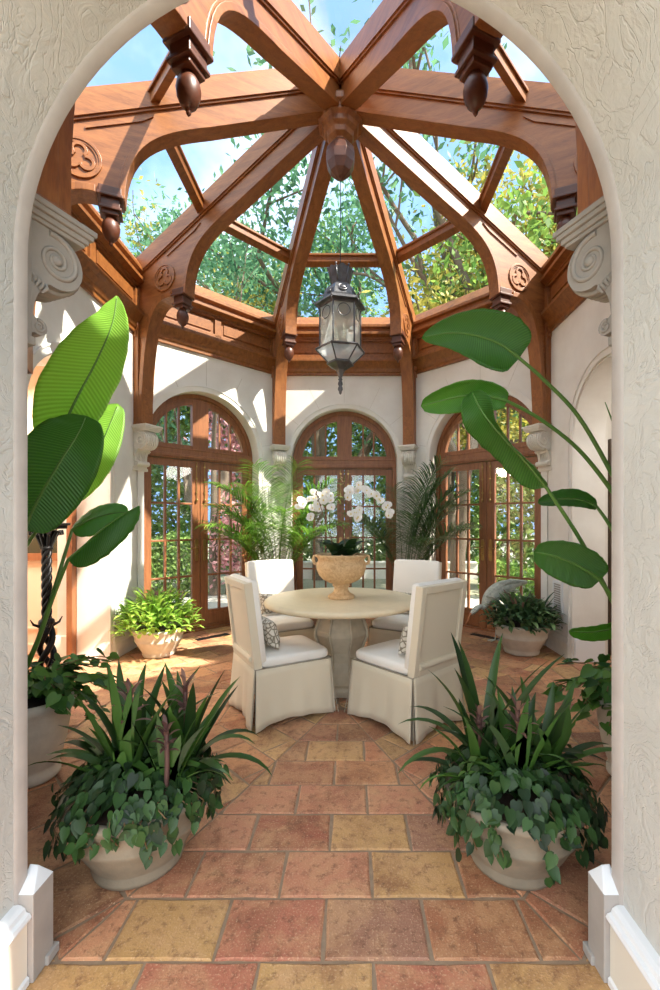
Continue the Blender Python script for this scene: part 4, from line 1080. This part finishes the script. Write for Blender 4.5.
def banana_leaf(root, mid, wmax, side, fold, mat, stem=None, n=26, asym=1.0, ragged=0.02, pw=0.55, seed=1, taper=0.85):
    """mid: control polyline of the midrib from base to tip; side: vector across the blade"""
    mid = [Vector(p) for p in mid]; P = []
    m_ = len(mid)-1
    for i in range(n+1):
        t = i/n*m_; k = min(int(t), m_-1); u = t-k
        p0, p1, p2, p3 = mid[max(k-1, 0)], mid[k], mid[k+1], mid[min(k+2, m_)]
        P.append(0.5*((2*p1)+(p2-p0)*u+(2*p0-5*p1+4*p2-p3)*u*u+(3*p1-p0-3*p2+p3)*u**3))
    side = Vector(side).normalized(); rr_ = random.Random(seed)
    K = 7; v = []; uvs = []
    for i, p in enumerate(P):
        d = (P[min(i+1, n)]-P[max(i-1, 0)]).normalized(); s = (side-d*side.dot(d)).normalized(); nn = s.cross(d)
        t = i/n; w = wmax*max(0.02, (math.sin(PI*min(1, max(0, t))**taper))**pw)
        for j in range(-K, K+1):
            q = j/K; ww = w*(asym if q > 0 else 1.0); rag = 1+rr_.uniform(-ragged, ragged) if abs(j) == K else 1
            aq = abs(q)*ww*rag
            v.append(p+s*math.copysign(aq*math.cos(fold*abs(q)*0.6+fold*0.4), q)+nn*(aq*math.sin(fold*(0.4+0.6*abs(q))))+nn*0.0025*math.sin(i*1.9+abs(q)*2)*abs(q))
            uvs.append((q*0.15+abs(q)*0.0, t*4+abs(q)*0.35))
    M_ = 2*K+1; f = [(i*M_+j, i*M_+j+1, (i+1)*M_+j+1, (i+1)*M_+j) for i in range(n) for j in range(M_-1)]
    mb = MB(); mb.add(v, f, 0.5, True); o = mb.build('leaf', mat, root, recalc=False)
    uv = o.data.uv_layers.new(name='UVMap')
    for lp in o.data.loops: uv.data[lp.index].uv = uvs[lp.vertex_index]
    so = o.modifiers.new('s', 'SOLIDIFY'); so.thickness = 0.0015
    rb = MB(); rb.tube(P[:-1], [0.007*(1-i/n)+0.002 for i in range(n)], 6); rb.build('midrib', M_stalk, o)
    if stem:
        pts = [Vector(p) for p in stem]+[P[0]]; sm = []
        for i in range(len(pts)-1):
            for q in range(6):
                u = q/6; p0, p1, p2, p3 = pts[max(i-1, 0)], pts[i], pts[i+1], pts[min(i+2, len(pts)-1)]
                sm.append(0.5*((2*p1)+(p2-p0)*u+(2*p0-5*p1+4*p2-p3)*u*u+(3*p1-p0-3*p2+p3)*u**3))
        sm.append(pts[-1]); st = MB(); st.tube(sm, [0.015-0.007*i/len(sm) for i in range(len(sm))], 8); st.build('stalk', M_stalk, root)
bl = thing('bird_of_paradise', 'bird of paradise plant with broad paddle leaves rising at the left edge', 'plant', (0, 0, 0))
b0 = (-1.76, 2.47, 0.50)
banana_leaf(bl, [at(52, 455, 2.42), at(72, 408, 2.42), at(96, 362, 2.44), at(112, 325, 2.46), at(117, 296, 2.48)], 0.20, (1.0, 0.15, 0.62), 0.22, M_ban_l, [b0, (-1.80, 2.45, 1.0), at(24, 520, 2.42)], asym=0.9, seed=2, pw=0.95, taper=0.72)
banana_leaf(bl, [at(24, 530, 2.20), at(38, 500, 2.18), at(60, 462, 2.16), at(78, 434, 2.16), at(86, 416, 2.17)], 0.172, (1.0, 0.1, 0.75), 0.12, M_ban_d, [b0, (-1.66, 2.33, 1.0)], seed=3, pw=0.42, ragged=0.01, taper=0.9)
banana_leaf(bl, [at(66, 500, 2.62), at(86, 470, 2.64), at(103, 440, 2.66), at(118, 404, 2.68)], 0.125, (1.0, 0.2, 0.5), 0.15, M_ban_l, [b0, (-1.88, 2.55, 1.0), at(30, 540, 2.6)], seed=4, pw=0.5)
banana_leaf(bl, [at(68, 560, 2.36), at(84, 546, 2.34), at(104, 528, 2.32), at(124, 514, 2.31), at(139, 506, 2.31)], 0.125, (-0.35, 0.75, 0.6), 0.75, M_ban_d, [b0, at(38, 640, 2.4), at(52, 600, 2.38)], asym=0.8, seed=5)
banana_leaf(bl, [at(72, 530, 2.50), at(90, 520, 2.50), at(110, 514, 2.50), at(128, 512, 2.50)], 0.10, (0.1, 0.4, 0.9), 0.3, M_ban, [b0, at(38, 640, 2.42), at(54, 590, 2.44)], seed=6)
brr = thing('bird_of_paradise', 'bird of paradise plant with arching paddle leaves reaching in from the right edge', 'plant', (0, 0, 0))
b0 = (RP[0], RP[1]+0.03, 0.50)
banana_leaf(brr, [at(519, 358, 2.30), at(500, 344, 2.28), at(474, 335, 2.26), at(448, 333, 2.24), at(422, 338, 2.22)], 0.145, (0.05, -0.35, 0.95), 0.38, M_ban_d, [b0, at(640, 530, 2.36), at(612, 474, 2.36), at(578, 416, 2.34), at(543, 379, 2.32)], asym=1.0, seed=7, pw=0.7, taper=0.55)
banana_leaf(brr, [at(507, 401, 2.20), at(485, 396, 2.19), at(462, 396, 2.18), at(440, 401, 2.17), at(421, 406, 2.16)], 0.085, (0.05, -0.3, 0.9), 0.5, M_ban, [b0, at(645, 540, 2.34), at(612, 491, 2.32), at(578, 449, 2.30), at(540, 419, 2.25)], seed=8, pw=0.45)
banana_leaf(brr, [at(546, 487, 2.10), at(524, 460, 2.09), at(500, 434, 2.08), at(483, 413, 2.08), at(472, 392, 2.10)], 0.125, (0.75, -0.35, -0.72), 0.42, M_ban_d, [b0, at(625, 620, 2.25), at(612, 600, 2.2), at(581, 541, 2.14)], asym=0.75, seed=9, pw=0.42)
banana_leaf(brr, [at(597, 507, 2.5), at(580, 500, 2.5), at(560, 499, 2.5), at(538, 503, 2.5)], 0.06, (0.0, 0.4, 0.9), 0.3, M_ban_d, [b0, at(640, 580, 2.46), at(612, 529, 2.48)], seed=10, pw=0.5)
banana_leaf(brr, [at(600, 580, 2.06), at(586, 570, 2.05), at(568, 561, 2.04), at(550, 555, 2.04), at(534, 552, 2.05)], 0.10, (0.25, -0.3, 0.9), 0.25, M_ban_d, [b0, at(625, 625, 2.12)], seed=11, pw=0.42)
banana_leaf(brr, [at(640, 628, 2.2), at(618, 628, 2.2), at(590, 632, 2.2), at(569, 631, 2.2)], 0.055, (0.0, -0.4, 0.9), 0.3, M_ban, [b0], seed=12, pw=0.5)
mb = MB(); mb.tube([Vector(b0), at(640, 470, 2.4), at(612, 420, 2.4), at(605, 402, 2.4)], [0.01, 0.008, 0.005, 0.002], 6); mb.build('stalk', M_stalk, brr)

# ------------------------------------------------------------------ palms
def frond(root, base, az, L, el0, droop, nl, ll, r, mat, lt=(0.0, 1.0)):
    mb = MB(); n = 18; p = Vector(base); el = el0; pts = []; ds = []; a = az
    for i in range(n+1):
        d = Vector((math.cos(a)*math.cos(el), math.sin(a)*math.cos(el), math.sin(el))); pts.append(p.copy()); ds.append(d); p = p+d*(L/n); el -= droop/n*(0.2+1.6*i/n)
    mb.tube(pts, [0.007*(1-0.8*i/n) for i in range(n+1)], 5, tone=0.6)
    st = 0.42
    for k in range(nl):
        t = st+(1-st)*k/(nl-1); x = t*n; i = min(int(x), n-1); q = pts[i].lerp(pts[i+1], x-i); d = ds[i]
        s = Vector((-math.sin(a), math.cos(a), 0)); up = s.cross(d)*-1
        u = (t-st)/(1-st); l_ = ll*(0.55+0.9*math.sin(PI*min(1, u*0.85+0.12)))*r.uniform(0.9, 1.08)
        for sg in (-1, 1):
            dd = (s*sg*0.85+d*(0.35+0.6*u)+up*r.uniform(0.1, 0.5)).normalized()
            az_ = math.atan2(dd.y, dd.x); el_ = math.asin(max(-1, min(1, dd.z)))
            strap(mb, q, az_, l_, 0.0085, el_, R(r.uniform(55, 110)), min(1, max(0, r.gauss(0.5, 0.25))), 5, 0.35)
    inside(mb, root)
    return mb.build('frond', mat, root, recalc=False)
def palm(label, X, Y, r, specs, mat, zb=0.42):
    root = thing('kentia_palm', label, 'palm', (X, Y, 0), 0, 'potted palms between the doors')
    mb = MB(); mb.lathe([(0.13, 0), (0.15, 0.05), (0.19, 0.28), (0.21, 0.38), (0.225, 0.40), (0.225, 0.43), (0.20, 0.43), (0.19, 0.38)], 32); mb.build('pot', M_pot2, root)
    so = MB(); so.lathe([(0.005, 0.40), (0.19, 0.39)], 20); so.build('soil', M_soil, root)
    for az, L, el, dr in specs:
        a = R(az); frond(root, (0.05*math.cos(a), 0.05*math.sin(a), 0.38), a, L*1.25, R(el+3), R(dr*0.95), 36, 0.32, r, mat)
    return root
r = random.Random(9)
palm('bright green potted palm between the left door and the centre door', -0.86, 5.80, r,
     [(200, 1.25, 80, 85), (330, 1.45, 82, 75), (20, 1.3, 82, 70), (170, 1.2, 78, 85), (250, 1.35, 82, 70), (285, 1.25, 76, 85), (300, 1.5, 86, 60), (225, 1.15, 70, 85), (190, 1.0, 68, 70), (350, 1.1, 72, 80), (270, 1.05, 68, 65), (215, 1.45, 84, 85), (240, 0.95, 64, 60), (310, 1.0, 66, 60), (340, 1.3, 80, 80), (90, 1.35, 84, 50), (150, 1.3, 84, 60), (260, 1.55, 86, 75)], M_palm)
palm('dark green potted palm between the centre door and the right door', 0.80, 5.85, r,
     [(330, 1.3, 80, 55), (350, 1.35, 78, 65), (10, 1.25, 76, 70), (200, 1.1, 76, 70), (300, 1.4, 84, 40), (270, 1.1, 77, 70), (315, 1.1, 68, 75), (340, 1.05, 66, 65), (60, 1.3, 82, 50), (290, 0.95, 64, 65), (230, 1.0, 72, 60), (320, 1.5, 85, 45), (0, 1.45, 84, 50), (250, 1.25, 83, 50)], M_palm2)

# ------------------------------------------------------------------ urn and orchids on the table
UX, UY = 0.015, 3.80
ur = thing('stone_urn', 'tan relief-carved footed urn in the centre of the stone table', 'urn', (UX, UY, 0.76))
mb = MB(); mb.lathe([(0.108, 0), (0.114, 0.006), (0.114, 0.02), (0.104, 0.03), (0.080, 0.042), (0.062, 0.065), (0.058, 0.09), (0.070, 0.102), (0.078, 0.112), (0.070, 0.122), (0.105, 0.135), (0.155, 0.160), (0.192, 0.200), (0.210, 0.245), (0.215, 0.285), (0.210, 0.305), (0.200, 0.318), (0.198, 0.33), (0.206, 0.345), (0.220, 0.358), (0.222, 0.372), (0.210, 0.378), (0.198, 0.36), (0.185, 0.33)], 56)
mb.build('bowl', M_urn, ur)
for s in (-1, 1):
    h = MB(); h.tube([(s*0.205, 0, 0.29), (s*0.232, 0, 0.30), (s*0.242, 0, 0.33), (s*0.234, 0, 0.36), (s*0.210, 0, 0.368)], [0.012, 0.014, 0.013, 0.012, 0.010], 8); h.build('handle', M_urn, ur)
so = MB(); so.lathe([(0.005, 0.345), (0.186, 0.335)], 20); so.build('moss', M_soil, ur)
fw2 = MB()
for k in range(5):
    a = R(90+72*k); L = 0.042 if k in (1, 4) else 0.036; wd = 0.026 if k in (1, 4) else 0.017
    c, s = math.cos(a), math.sin(a); v = []
    for t, w_ in ((0.05, 0.3), (0.35, 0.9), (0.65, 1.0), (0.88, 0.65), (1.0, 0.15)):
        for q in (-1, 0, 1): v.append((c*L*t-s*wd*w_*q, -0.004+0.010*t*t*0+abs(q)*0.003, s*L*t+c*wd*w_*q))
    fw2.add(v, [(i*3+j, i*3+j+1, i*3+4+j, i*3+3+j) for i in range(4) for j in range(2)], 0.2+0.15*k, True)
fw2.ball((0, -0.008, -0.004), 0.006, 0.008, 0.009, 8, 6, mi=1)
proto_flower = None
def orchid(label, X, Y, z, stems, r, nleaves, leafdir):
    global proto_flower
    root = thing('orchid', label, 'plant', (X, Y, z), 0, 'white orchids in the urn')
    mb = MB()
    for i in range(nleaves):
        a = leafdir+i*PI*2/nleaves+r.uniform(-0.3, 0.3); strap(mb, (0, 0, 0.0), a, r.uniform(0.22, 0.30), 0.05, R(r.uniform(35, 70)), R(r.uniform(60, 110)), r.random()*0.8, 8, 0.25)
    mb.build('leaves', M_heart, root, recalc=False)
    for pts, fl_t0, nfl in stems:
        P = [Vector(p)-Vector((X, Y, z)) for p in pts]; sm = []; k = len(P)-1
        for i in range(k):
            for q in range(8):
                u = q/8; p0, p1, p2, p3 = P[max(i-1, 0)], P[i], P[i+1], P[min(i+2, k)]
                sm.append(0.5*((2*p1)+(p2-p0)*u+(2*p0-5*p1+4*p2-p3)*u*u+(3*p1-p0-3*p2+p3)*u**3))
        sm.append(P[-1]); st = MB(); st.tube(sm, 0.0032, 6)
        if nfl == 0:
            for q in range(5):
                p = sm[-1-q*2]; st.ball(p+Vector((0.006*(-1)**q, 0, 0)), 0.006, 0.006, 0.010, 8, 6)
        st.build('stem', M_stem, root)
        for q in range(nfl):
            t = fl_t0+(1-fl_t0)*q/max(1, nfl-1); p = sm[min(int(t*(len(sm)-1)), len(sm)-1)]+Vector((r.uniform(-0.022, 0.022), -0.015+r.uniform(-0.02, 0.01), r.uniform(-0.03, 0.03)))
            if proto_flower is None:
                o = fw2.build('flower', [M_petal, M_lip], root, recalc=False); proto_flower = o
            else: o = proto_flower.copy(); C.objects.link(o); o.parent = root
            o.location = p; s = r.uniform(0.75, 1.0); o.scale = (s, s, s); o.rotation_euler = (R(r.uniform(-25, 20)), R(r.uniform(-20, 20)), R(r.uniform(-40, 40)))
r = random.Random(4)
OZ = 1.10
def A(px, py, Y=3.78): return tuple(at(px, py, Y))
orchid('white orchid arching left out of the stone urn', -0.03, 3.80, OZ, [([(-0.03, 3.80, OZ), A(337, 530), A(333, 505), A(322, 494), A(306, 500), A(300, 508)], 0.40, 17), ([(-0.03, 3.80, OZ), A(330, 530), A(328, 505), A(318, 505), A(312, 516)], 0.5, 9), ([(-0.03, 3.8, OZ), A(328, 530, 3.7), A(320, 505, 3.7), A(316, 492, 3.7)], 1, 0)], r, 11, 0.3)
orchid('white orchid arching right out of the stone urn', 0.07, 3.79, OZ, [([(0.07, 3.79, OZ), A(350, 525), A(348, 495), A(358, 488), A(375, 498), A(390, 512)], 0.38, 22), ([(0.07, 3.79, OZ), A(352, 530), A(352, 512), A(357, 512), A(360, 517)], 0.5, 7), ([(0.07, 3.79, OZ), A(342, 520, 3.8), A(344, 490, 3.8), A(341, 478, 3.8)], 1, 0)], r, 11, 0.8)
# ------------------------------------------------------------------ iron stand at left
ist = thing('iron_pedestal', 'black twisted wrought iron pedestal stand at the left behind the leaves', 'pedestal', (-2.16, 3.28, 0))
mb = MB(); mb.lathe([(0.14, 0), (0.15, 0.02), (0.12, 0.05), (0.08, 0.09), (0.06, 0.14), (0.075, 0.2), (0.05, 0.26)], 20); mb.build('base', M_iron, ist)
mb = MB()
for k in range(4):
    pts = [(0.022*math.cos(R(90*k)+t*14), 0.022*math.sin(R(90*k)+t*14), 0.66+0.56*t) for t in [i/40 for i in range(41)]]; mb.tube(pts, 0.014, 6)
for k in range(3):
    pts = [(0.035*math.cos(R(120*k)+t*6)*(1.3-abs(t-.5)), 0.035*math.sin(R(120*k)+t*6)*(1.3-abs(t-.5)), 0.22+0.44*t) for t in [i/24 for i in range(25)]]; mb.tube(pts, 0.022, 7)
mb.lathe([(0.03, 0.64), (0.055, 0.66), (0.05, 0.685), (0.03, 0.70)], 16); mb.lathe([(0.03, 1.20), (0.045, 1.215), (0.03, 1.24)], 16)
mb.build('twisted_shaft', M_iron, ist)
mb = MB()
for k in range(8):
    a = R(45*k); c, s = math.cos(a), math.sin(a)
    mb.tube([(c*0.03, s*0.03, 1.23), (c*0.045, s*0.045, 1.28), (c*0.075, s*0.075, 1.34), (c*0.10, s*0.10, 1.345), (c*0.105, s*0.105, 1.32), (c*0.088, s*0.088, 1.315)], [0.010, 0.014, 0.012, 0.010, 0.008, 0.004], 6)
for k in range(4):
    a = R(90*k+45); c, s = math.cos(a), math.sin(a); br_ = MB(); br_.tube([(c*0.04, s*0.04, 0.64), (c*0.08, s*0.08, 0.66), (c*0.10, s*0.10, 0.70)], [0.012, 0.009, 0.003], 6); br_.build('bracket', M_iron, ist)
mb.build('capital', M_iron, ist)
mb = MB(); mb.box(-0.11, 0.11, -0.11, 0.11, 1.385, 1.405); mb.box(-0.095, 0.095, -0.095, 0.095, 1.36, 1.386); mb.build('top_plate', M_iron, ist, bevel=0.004)

# ------------------------------------------------------------------ heron sculpture
hr = thing('heron_sculpture', 'verdigris metal heron bending down behind the bowl near the right door', 'sculpture', (0, 0, 0))
def skin(name, chain, mat, parent, sub=2):
    me = bpy.data.meshes.new(name); vs = [c[0] for c in chain]; me.from_pydata(vs, [(i, i+1) for i in range(len(vs)-1)], [])
    me.materials.append(mat); o = bpy.data.objects.new(name, me); C.objects.link(o); o.parent = parent
    s = o.modifiers.new('skin', 'SKIN'); s.use_smooth_shade = True
    for i, c in enumerate(chain):
        d = me.skin_vertices[0].data[i]; d.radius = c[1] if hasattr(c[1], '__len__') else (c[1], c[1])
    me.skin_vertices[0].data[1].use_root = False; me.skin_vertices[0].data[0].use_root = True
    b = o.modifiers.new('sub', 'SUBSURF'); b.levels = sub; b.render_levels = sub; return o
HY = 5.25
H = lambda px, py, dy=0: tuple(at(px, py, HY+dy))
skin('body', [(H(527, 582, 0.05), 0.02), (H(517, 583), 0.05), (H(506, 586), 0.085), (H(497, 590), 0.10), (H(489, 597), 0.085), (H(485, 604), 0.05), (H(483, 608, -0.03), 0.032), (H(480, 606, -0.06), 0.028), (H(477, 608, -0.08), 0.036), (H(473, 612, -0.10), 0.032), (H(470, 615, -0.11), 0.016)], M_heron, hr)
mb = MB(); mb.tube([H(471, 613, -0.11), H(468, 620, -0.13), H(464, 627, -0.15)], [0.016, 0.010, 0.002], 8); mb.build('beak', M_beak, hr)
mb = MB(); mb.ball(Vector(H(475, 609.5, -0.115)), 0.007, 0.005, 0.007, 8, 6); mb.build('eye', M_iron, hr)
mb = MB()
for i in range(16):
    t = i/15; p0 = Vector(H(486+14*t, 596-13*t, -0.07)); L = 0.28+0.05*math.sin(i)
    pts = [p0, p0+Vector((L*0.4, 0.0, 0.035-0.05*(1-t))), p0+Vector((L, 0.05, 0.01-0.10*(1-t)))]
    mb.tube(pts, [0.014, 0.018, 0.003], 6)
mb.build('wing', M_heron, hr)
for dx in (-4, 6):
    mb = MB(); p = Vector(H(500+dx, 595)); mb.tube([p, p+Vector((0.03, 0.02, -0.22)), Vector((p.x-0.01, p.y, 0.02))], [0.016, 0.010, 0.008], 8)
    for k in range(3): a = R(180+35*(k-1)); mb.tube([(p.x-0.01, p.y, 0.014), (p.x-0.01+0.09*math.cos(a), p.y+0.09*math.sin(a), 0.006)], [0.008, 0.004], 6)
    mb.build('leg', M_heron, hr)

# ------------------------------------------------------------------ vents and outlet
def vent(label, px, py, w, d, deg):
    p = at(px, py, F*CH/(py-VY)); root = thing('floor_vent', label, 'vent', (p.x, p.y, 0), R(deg), 'floor vents by the doors')
    mb = MB(); mb.box(-w/2, w/2, -d/2, d/2, 0.001, 0.005); mb.build('grille', M_vent, root)
    mb = MB()
    for k in range(12): x = -w/2+w*(k+0.5)/12; mb.box(x-0.004, x+0.004, -d/2+0.008, d/2-0.008, 0.005, 0.008)
    mb.build('louvres', M_iron, root)
vent('black floor vent in the tiles in front of the left door', 213, 637, 0.42, 0.09, 45)
vent('black floor vent in the tiles in front of the right door', 487, 637, 0.42, 0.09, -45)
wv = thing('wall_vent', 'white louvred wall vent low on the right wall beside the bowl', 'vent', (AP, 4.80, 0.60))
mb = MB(); mb.box(-0.012, 0, -0.105, 0.105, -0.17, 0.17); mb.box(-0.02, -0.012, -0.105, -0.08, -0.17, 0.17); mb.box(-0.02, -0.012, 0.08, 0.105, -0.17, 0.17); mb.box(-0.02, -0.012, -0.08, 0.08, 0.145, 0.17); mb.box(-0.02, -0.012, -0.08, 0.08, -0.17, -0.145); mb.build('frame', M_white, wv)
mb = MB()
for k in range(12): z = -0.135+0.0245*k; mb.box(-0.018, -0.012, -0.08, 0.08, z-0.006, z+0.006)
mb.build('louvres', M_greystone, wv)
ou = MB(); ou.box(AP-0.010, AP, 4.74, 4.815, 0.255, 0.37); ou.box(AP-0.013, AP-0.01, 4.76, 4.795, 0.275, 0.305); ou.box(AP-0.013, AP-0.01, 4.76, 4.795, 0.32, 0.35)
tag(ou.build('wall_outlet', M_white, bevel=0.002), 'white electrical outlet plate below the wall vent on the right wall', 'outlet')

# ------------------------------------------------------------------ garden
gr = MB(); gr.box(-45, 45, -30, 60, -0.30, -0.14); tag(gr.build('garden_lawn', M_ground), 'pale ground of the garden outside the doors', 'ground', kind='stuff')
tr_ = MB(); tr_.prism([pol(5.4, 22.5*k+11.25) for k in range(-2, 10)], -0.139, -0.03, 'xy'); struct(tr_.build('floor_terrace', M_terr))
def leafcloud(pts, size, r, tones, n):
    """fast leaf mesh: diamonds at points"""
    k = len(pts); rng = np.random.default_rng(r.randint(0, 10**6)); P = np.asarray(pts, dtype=np.float64)
    a = rng.normal(size=(k, 3)); a /= np.linalg.norm(a, axis=1)[:, None]; b = rng.normal(size=(k, 3)); b -= a*(a*b).sum(1)[:, None]; b /= np.linalg.norm(b, axis=1)[:, None]
    s = size*rng.uniform(0.6, 1.3, size=(k, 1)); V = np.stack([P-a*s, P+b*s*0.45+0*a, P+a*s, P-b*s*0.45], 1).reshape(-1, 3)
    me = bpy.data.meshes.new('foliage'); me.vertices.add(4*k); me.vertices.foreach_set('co', V.ravel()); me.loops.add(4*k); me.loops.foreach_set('vertex_index', np.arange(4*k, dtype=np.int32))
    me.polygons.add(k); me.polygons.foreach_set('loop_start', np.arange(0, 4*k, 4, dtype=np.int32)); 
    me.update(calc_edges=True); at_ = me.attributes.new('tone', 'FLOAT', 'FACE'); at_.data.foreach_set('value', np.clip(rng.normal(0.5, 0.27, k), 0, 1)); return me
def tree(name, label, X, Y, h, cr, n, mat, r, size=0.11, trunk=0.16, bare=0.0, base=0.3, group='garden trees seen through the roof'):
    root = thing(name, label, 'tree', (X, Y, -0.15), 0, group); mb = MB(); tips = []
    def grow(p, d, L, rad, depth):
        pts = [p.copy()]; q = p.copy(); k = 5
        for i in range(k):
            d = (d+rv(r, 0.10)+Vector((0, 0, 0.03))).normalized(); q = q+d*(L/k); pts.append(q.copy())
            if depth >= 2: tips.append(q.copy())
        mb.tube(pts, [rad*(1-0.45*i/k) for i in range(k+1)], 6 if depth else 9)
        if depth < 4:
            for c in range(3 if depth < 2 else 2):
                a = r.uniform(0, 2*PI); o = d.orthogonal().normalized(); o = Matrix.Rotation(a, 3, d) @ o
                grow(pts[-1 if c == 0 else -2-(c % 2)], (d*0.75+o*r.uniform(0.55, 0.95)).normalized(), L*r.uniform(0.6, 0.82), rad*0.55, depth+1)
    grow(Vector((0, 0, 0)), Vector((0, 0, 1)), h*base, trunk, 0)
    T = np.array([tuple(t) for t in tips]); top = T[:, 2].max(); T = T*np.array([1, 1, 1]); 
    for v in range(len(mb.v)):
        p = mb.v[v]; mb.v[v] = (p[0]*cr, p[1]*cr, p[2]*h/top) if p[2] > h*base*0.9 else p
    T[:, 0] *= cr; T[:, 1] *= cr; T[:, 2] *= h/top
    mb.build('trunk', M_bark, root, recalc=False)
    rng = np.random.default_rng(r.randint(0, 10**6)); idx = rng.integers(0, len(T), n); P = T[idx]+rng.normal(size=(n, 3))*np.array([0.28, 0.28, 0.22])*cr**0.5
    me = leafcloud(P, size, r, None, n); me.materials.append(mat); o = bpy.data.objects.new('foliage', me); C.objects.link(o); o.parent = root
    return root
r = random.Random(77)
TREES = [
 ('loose pale green tree with bare branches against blue sky, behind the left roof panes', -7.5, 10.5, 10.0, 1.25, 2600, M_t1, 0.07, 0.16),
 ('thin branching tree with sparse leaves behind the far left roof panes', -4.2, 12.5, 9.5, 1.2, 6500, M_t2, 0.07, 0.14),
 ('blue-green leafy tree directly behind the centre roof panes', -0.8, 12.0, 10.5, 1.5, 16000, M_t3, 0.08, 0.17),
 ('green tree rising over the near left rib of the roof', -9.5, 5.5, 8.5, 1.1, 1800, M_t1, 0.07, 0.16),
 ('dense dark green tree behind the centre right roof panes', 3.0, 12.5, 10.0, 1.5, 20000, M_t1, 0.08, 0.2),
 ('yellow-green dense tree with pale trunk behind the right roof panes', 6.5, 10.0, 9.5, 1.35, 24000, M_t2, 0.08, 0.2),
 ('leafy green tree at far right behind the roof panes', 9.5, 6.5, 9.0, 1.3, 18000, M_t1, 0.08, 0.18),
 ('tall overhanging tree whose leafy tip shows at the top of the roof', 2.4, 9.6, 14.5, 0.8, 3000, M_t3, 0.09, 0.18),
 ('young blue-green leafy tree just outside between the left and centre doors', -2.6, 8.8, 7.6, 0.8, 4500, M_t3, 0.07, 0.11)]
for lb, tx, ty, th, tc_, tn_, tm, ts, tk in TREES: tree('garden_tree', lb, tx, ty, th, tc_, tn_, tm, r, ts, tk)
def hedge(name, label, x0, x1, y0, y1, h, n, mat, r, size=0.06, cat='hedge', z0=-0.14, group=None, side=0):
    def f():
        face = r.random()
        x, y, z = r.uniform(x0, x1), r.uniform(y0, y1), r.uniform(z0, h)
        if face < 0.45: y = y0+abs(r.gauss(0, 0.06))
        elif face < 0.7: z = h+r.gauss(0, 0.05)
        return (x+r.gauss(0, 0.03), y, z+0.12*math.sin(x*2.3+y))
    me = leafcloud([f() for _ in range(n)], size, r, None, n); me.materials.append(mat); o = bpy.data.objects.new(name, me); C.objects.link(o); tag(o, label, cat, group)
    return o
hedge('clipped_hedge', 'clipped light green hedge seen low through the left door', -8.0, -2.9, 8.8, 9.8, 1.0, 9000, M_hedge, r, 0.06, group='garden hedges')
hedge('clipped_hedge', 'taller green hedge behind the low one, seen through the left door', -12.0, -4.0, 12.0, 13.0, 5.2, 26000, M_t1, r, 0.11, group='garden hedges')
hedge('clipped_hedge', 'tall bright green hedge seen through the centre door', -4.5, 4.4, 14.6, 15.6, 6.2, 30000, M_hedge, r, 0.12, group='garden hedges')
hedge('clipped_hedge', 'green hedge seen through the right door', 3.6, 12.5, 12.4, 13.4, 5.4, 28000, M_hedge, r, 0.12, group='garden hedges')
hedge('clipped_hedge', 'low green border hedge outside the right door', 2.6, 5.4, 8.3, 8.9, 0.55, 3600, M_t1, r, 0.06, group='garden hedges')
tree('maple_tree', 'pink-leaved maple seen through the upper panes of the left door', -2.5, 9.3, 4.3, 0.42, 3000, M_pink, r, 0.06, 0.05, group=None)
tree('garden_shrub', 'pink flowering shrub seen through the upper right door panes', 6.2, 9.4, 3.9, 0.5, 2600, M_pink, r, 0.06, 0.05, group=None)
# outdoor chairs / low wall suggestion beyond the centre door
wl = MB(); wl.box(-3.0, 3.6, 12.2, 12.5, -0.15, 0.28); wl.box(-3.0, 3.6, 12.15, 12.55, 0.28, 0.33); tag(wl.build('garden_wall', M_stonew, bevel=0.01), 'low pale stone garden wall beyond the centre door', 'wall')
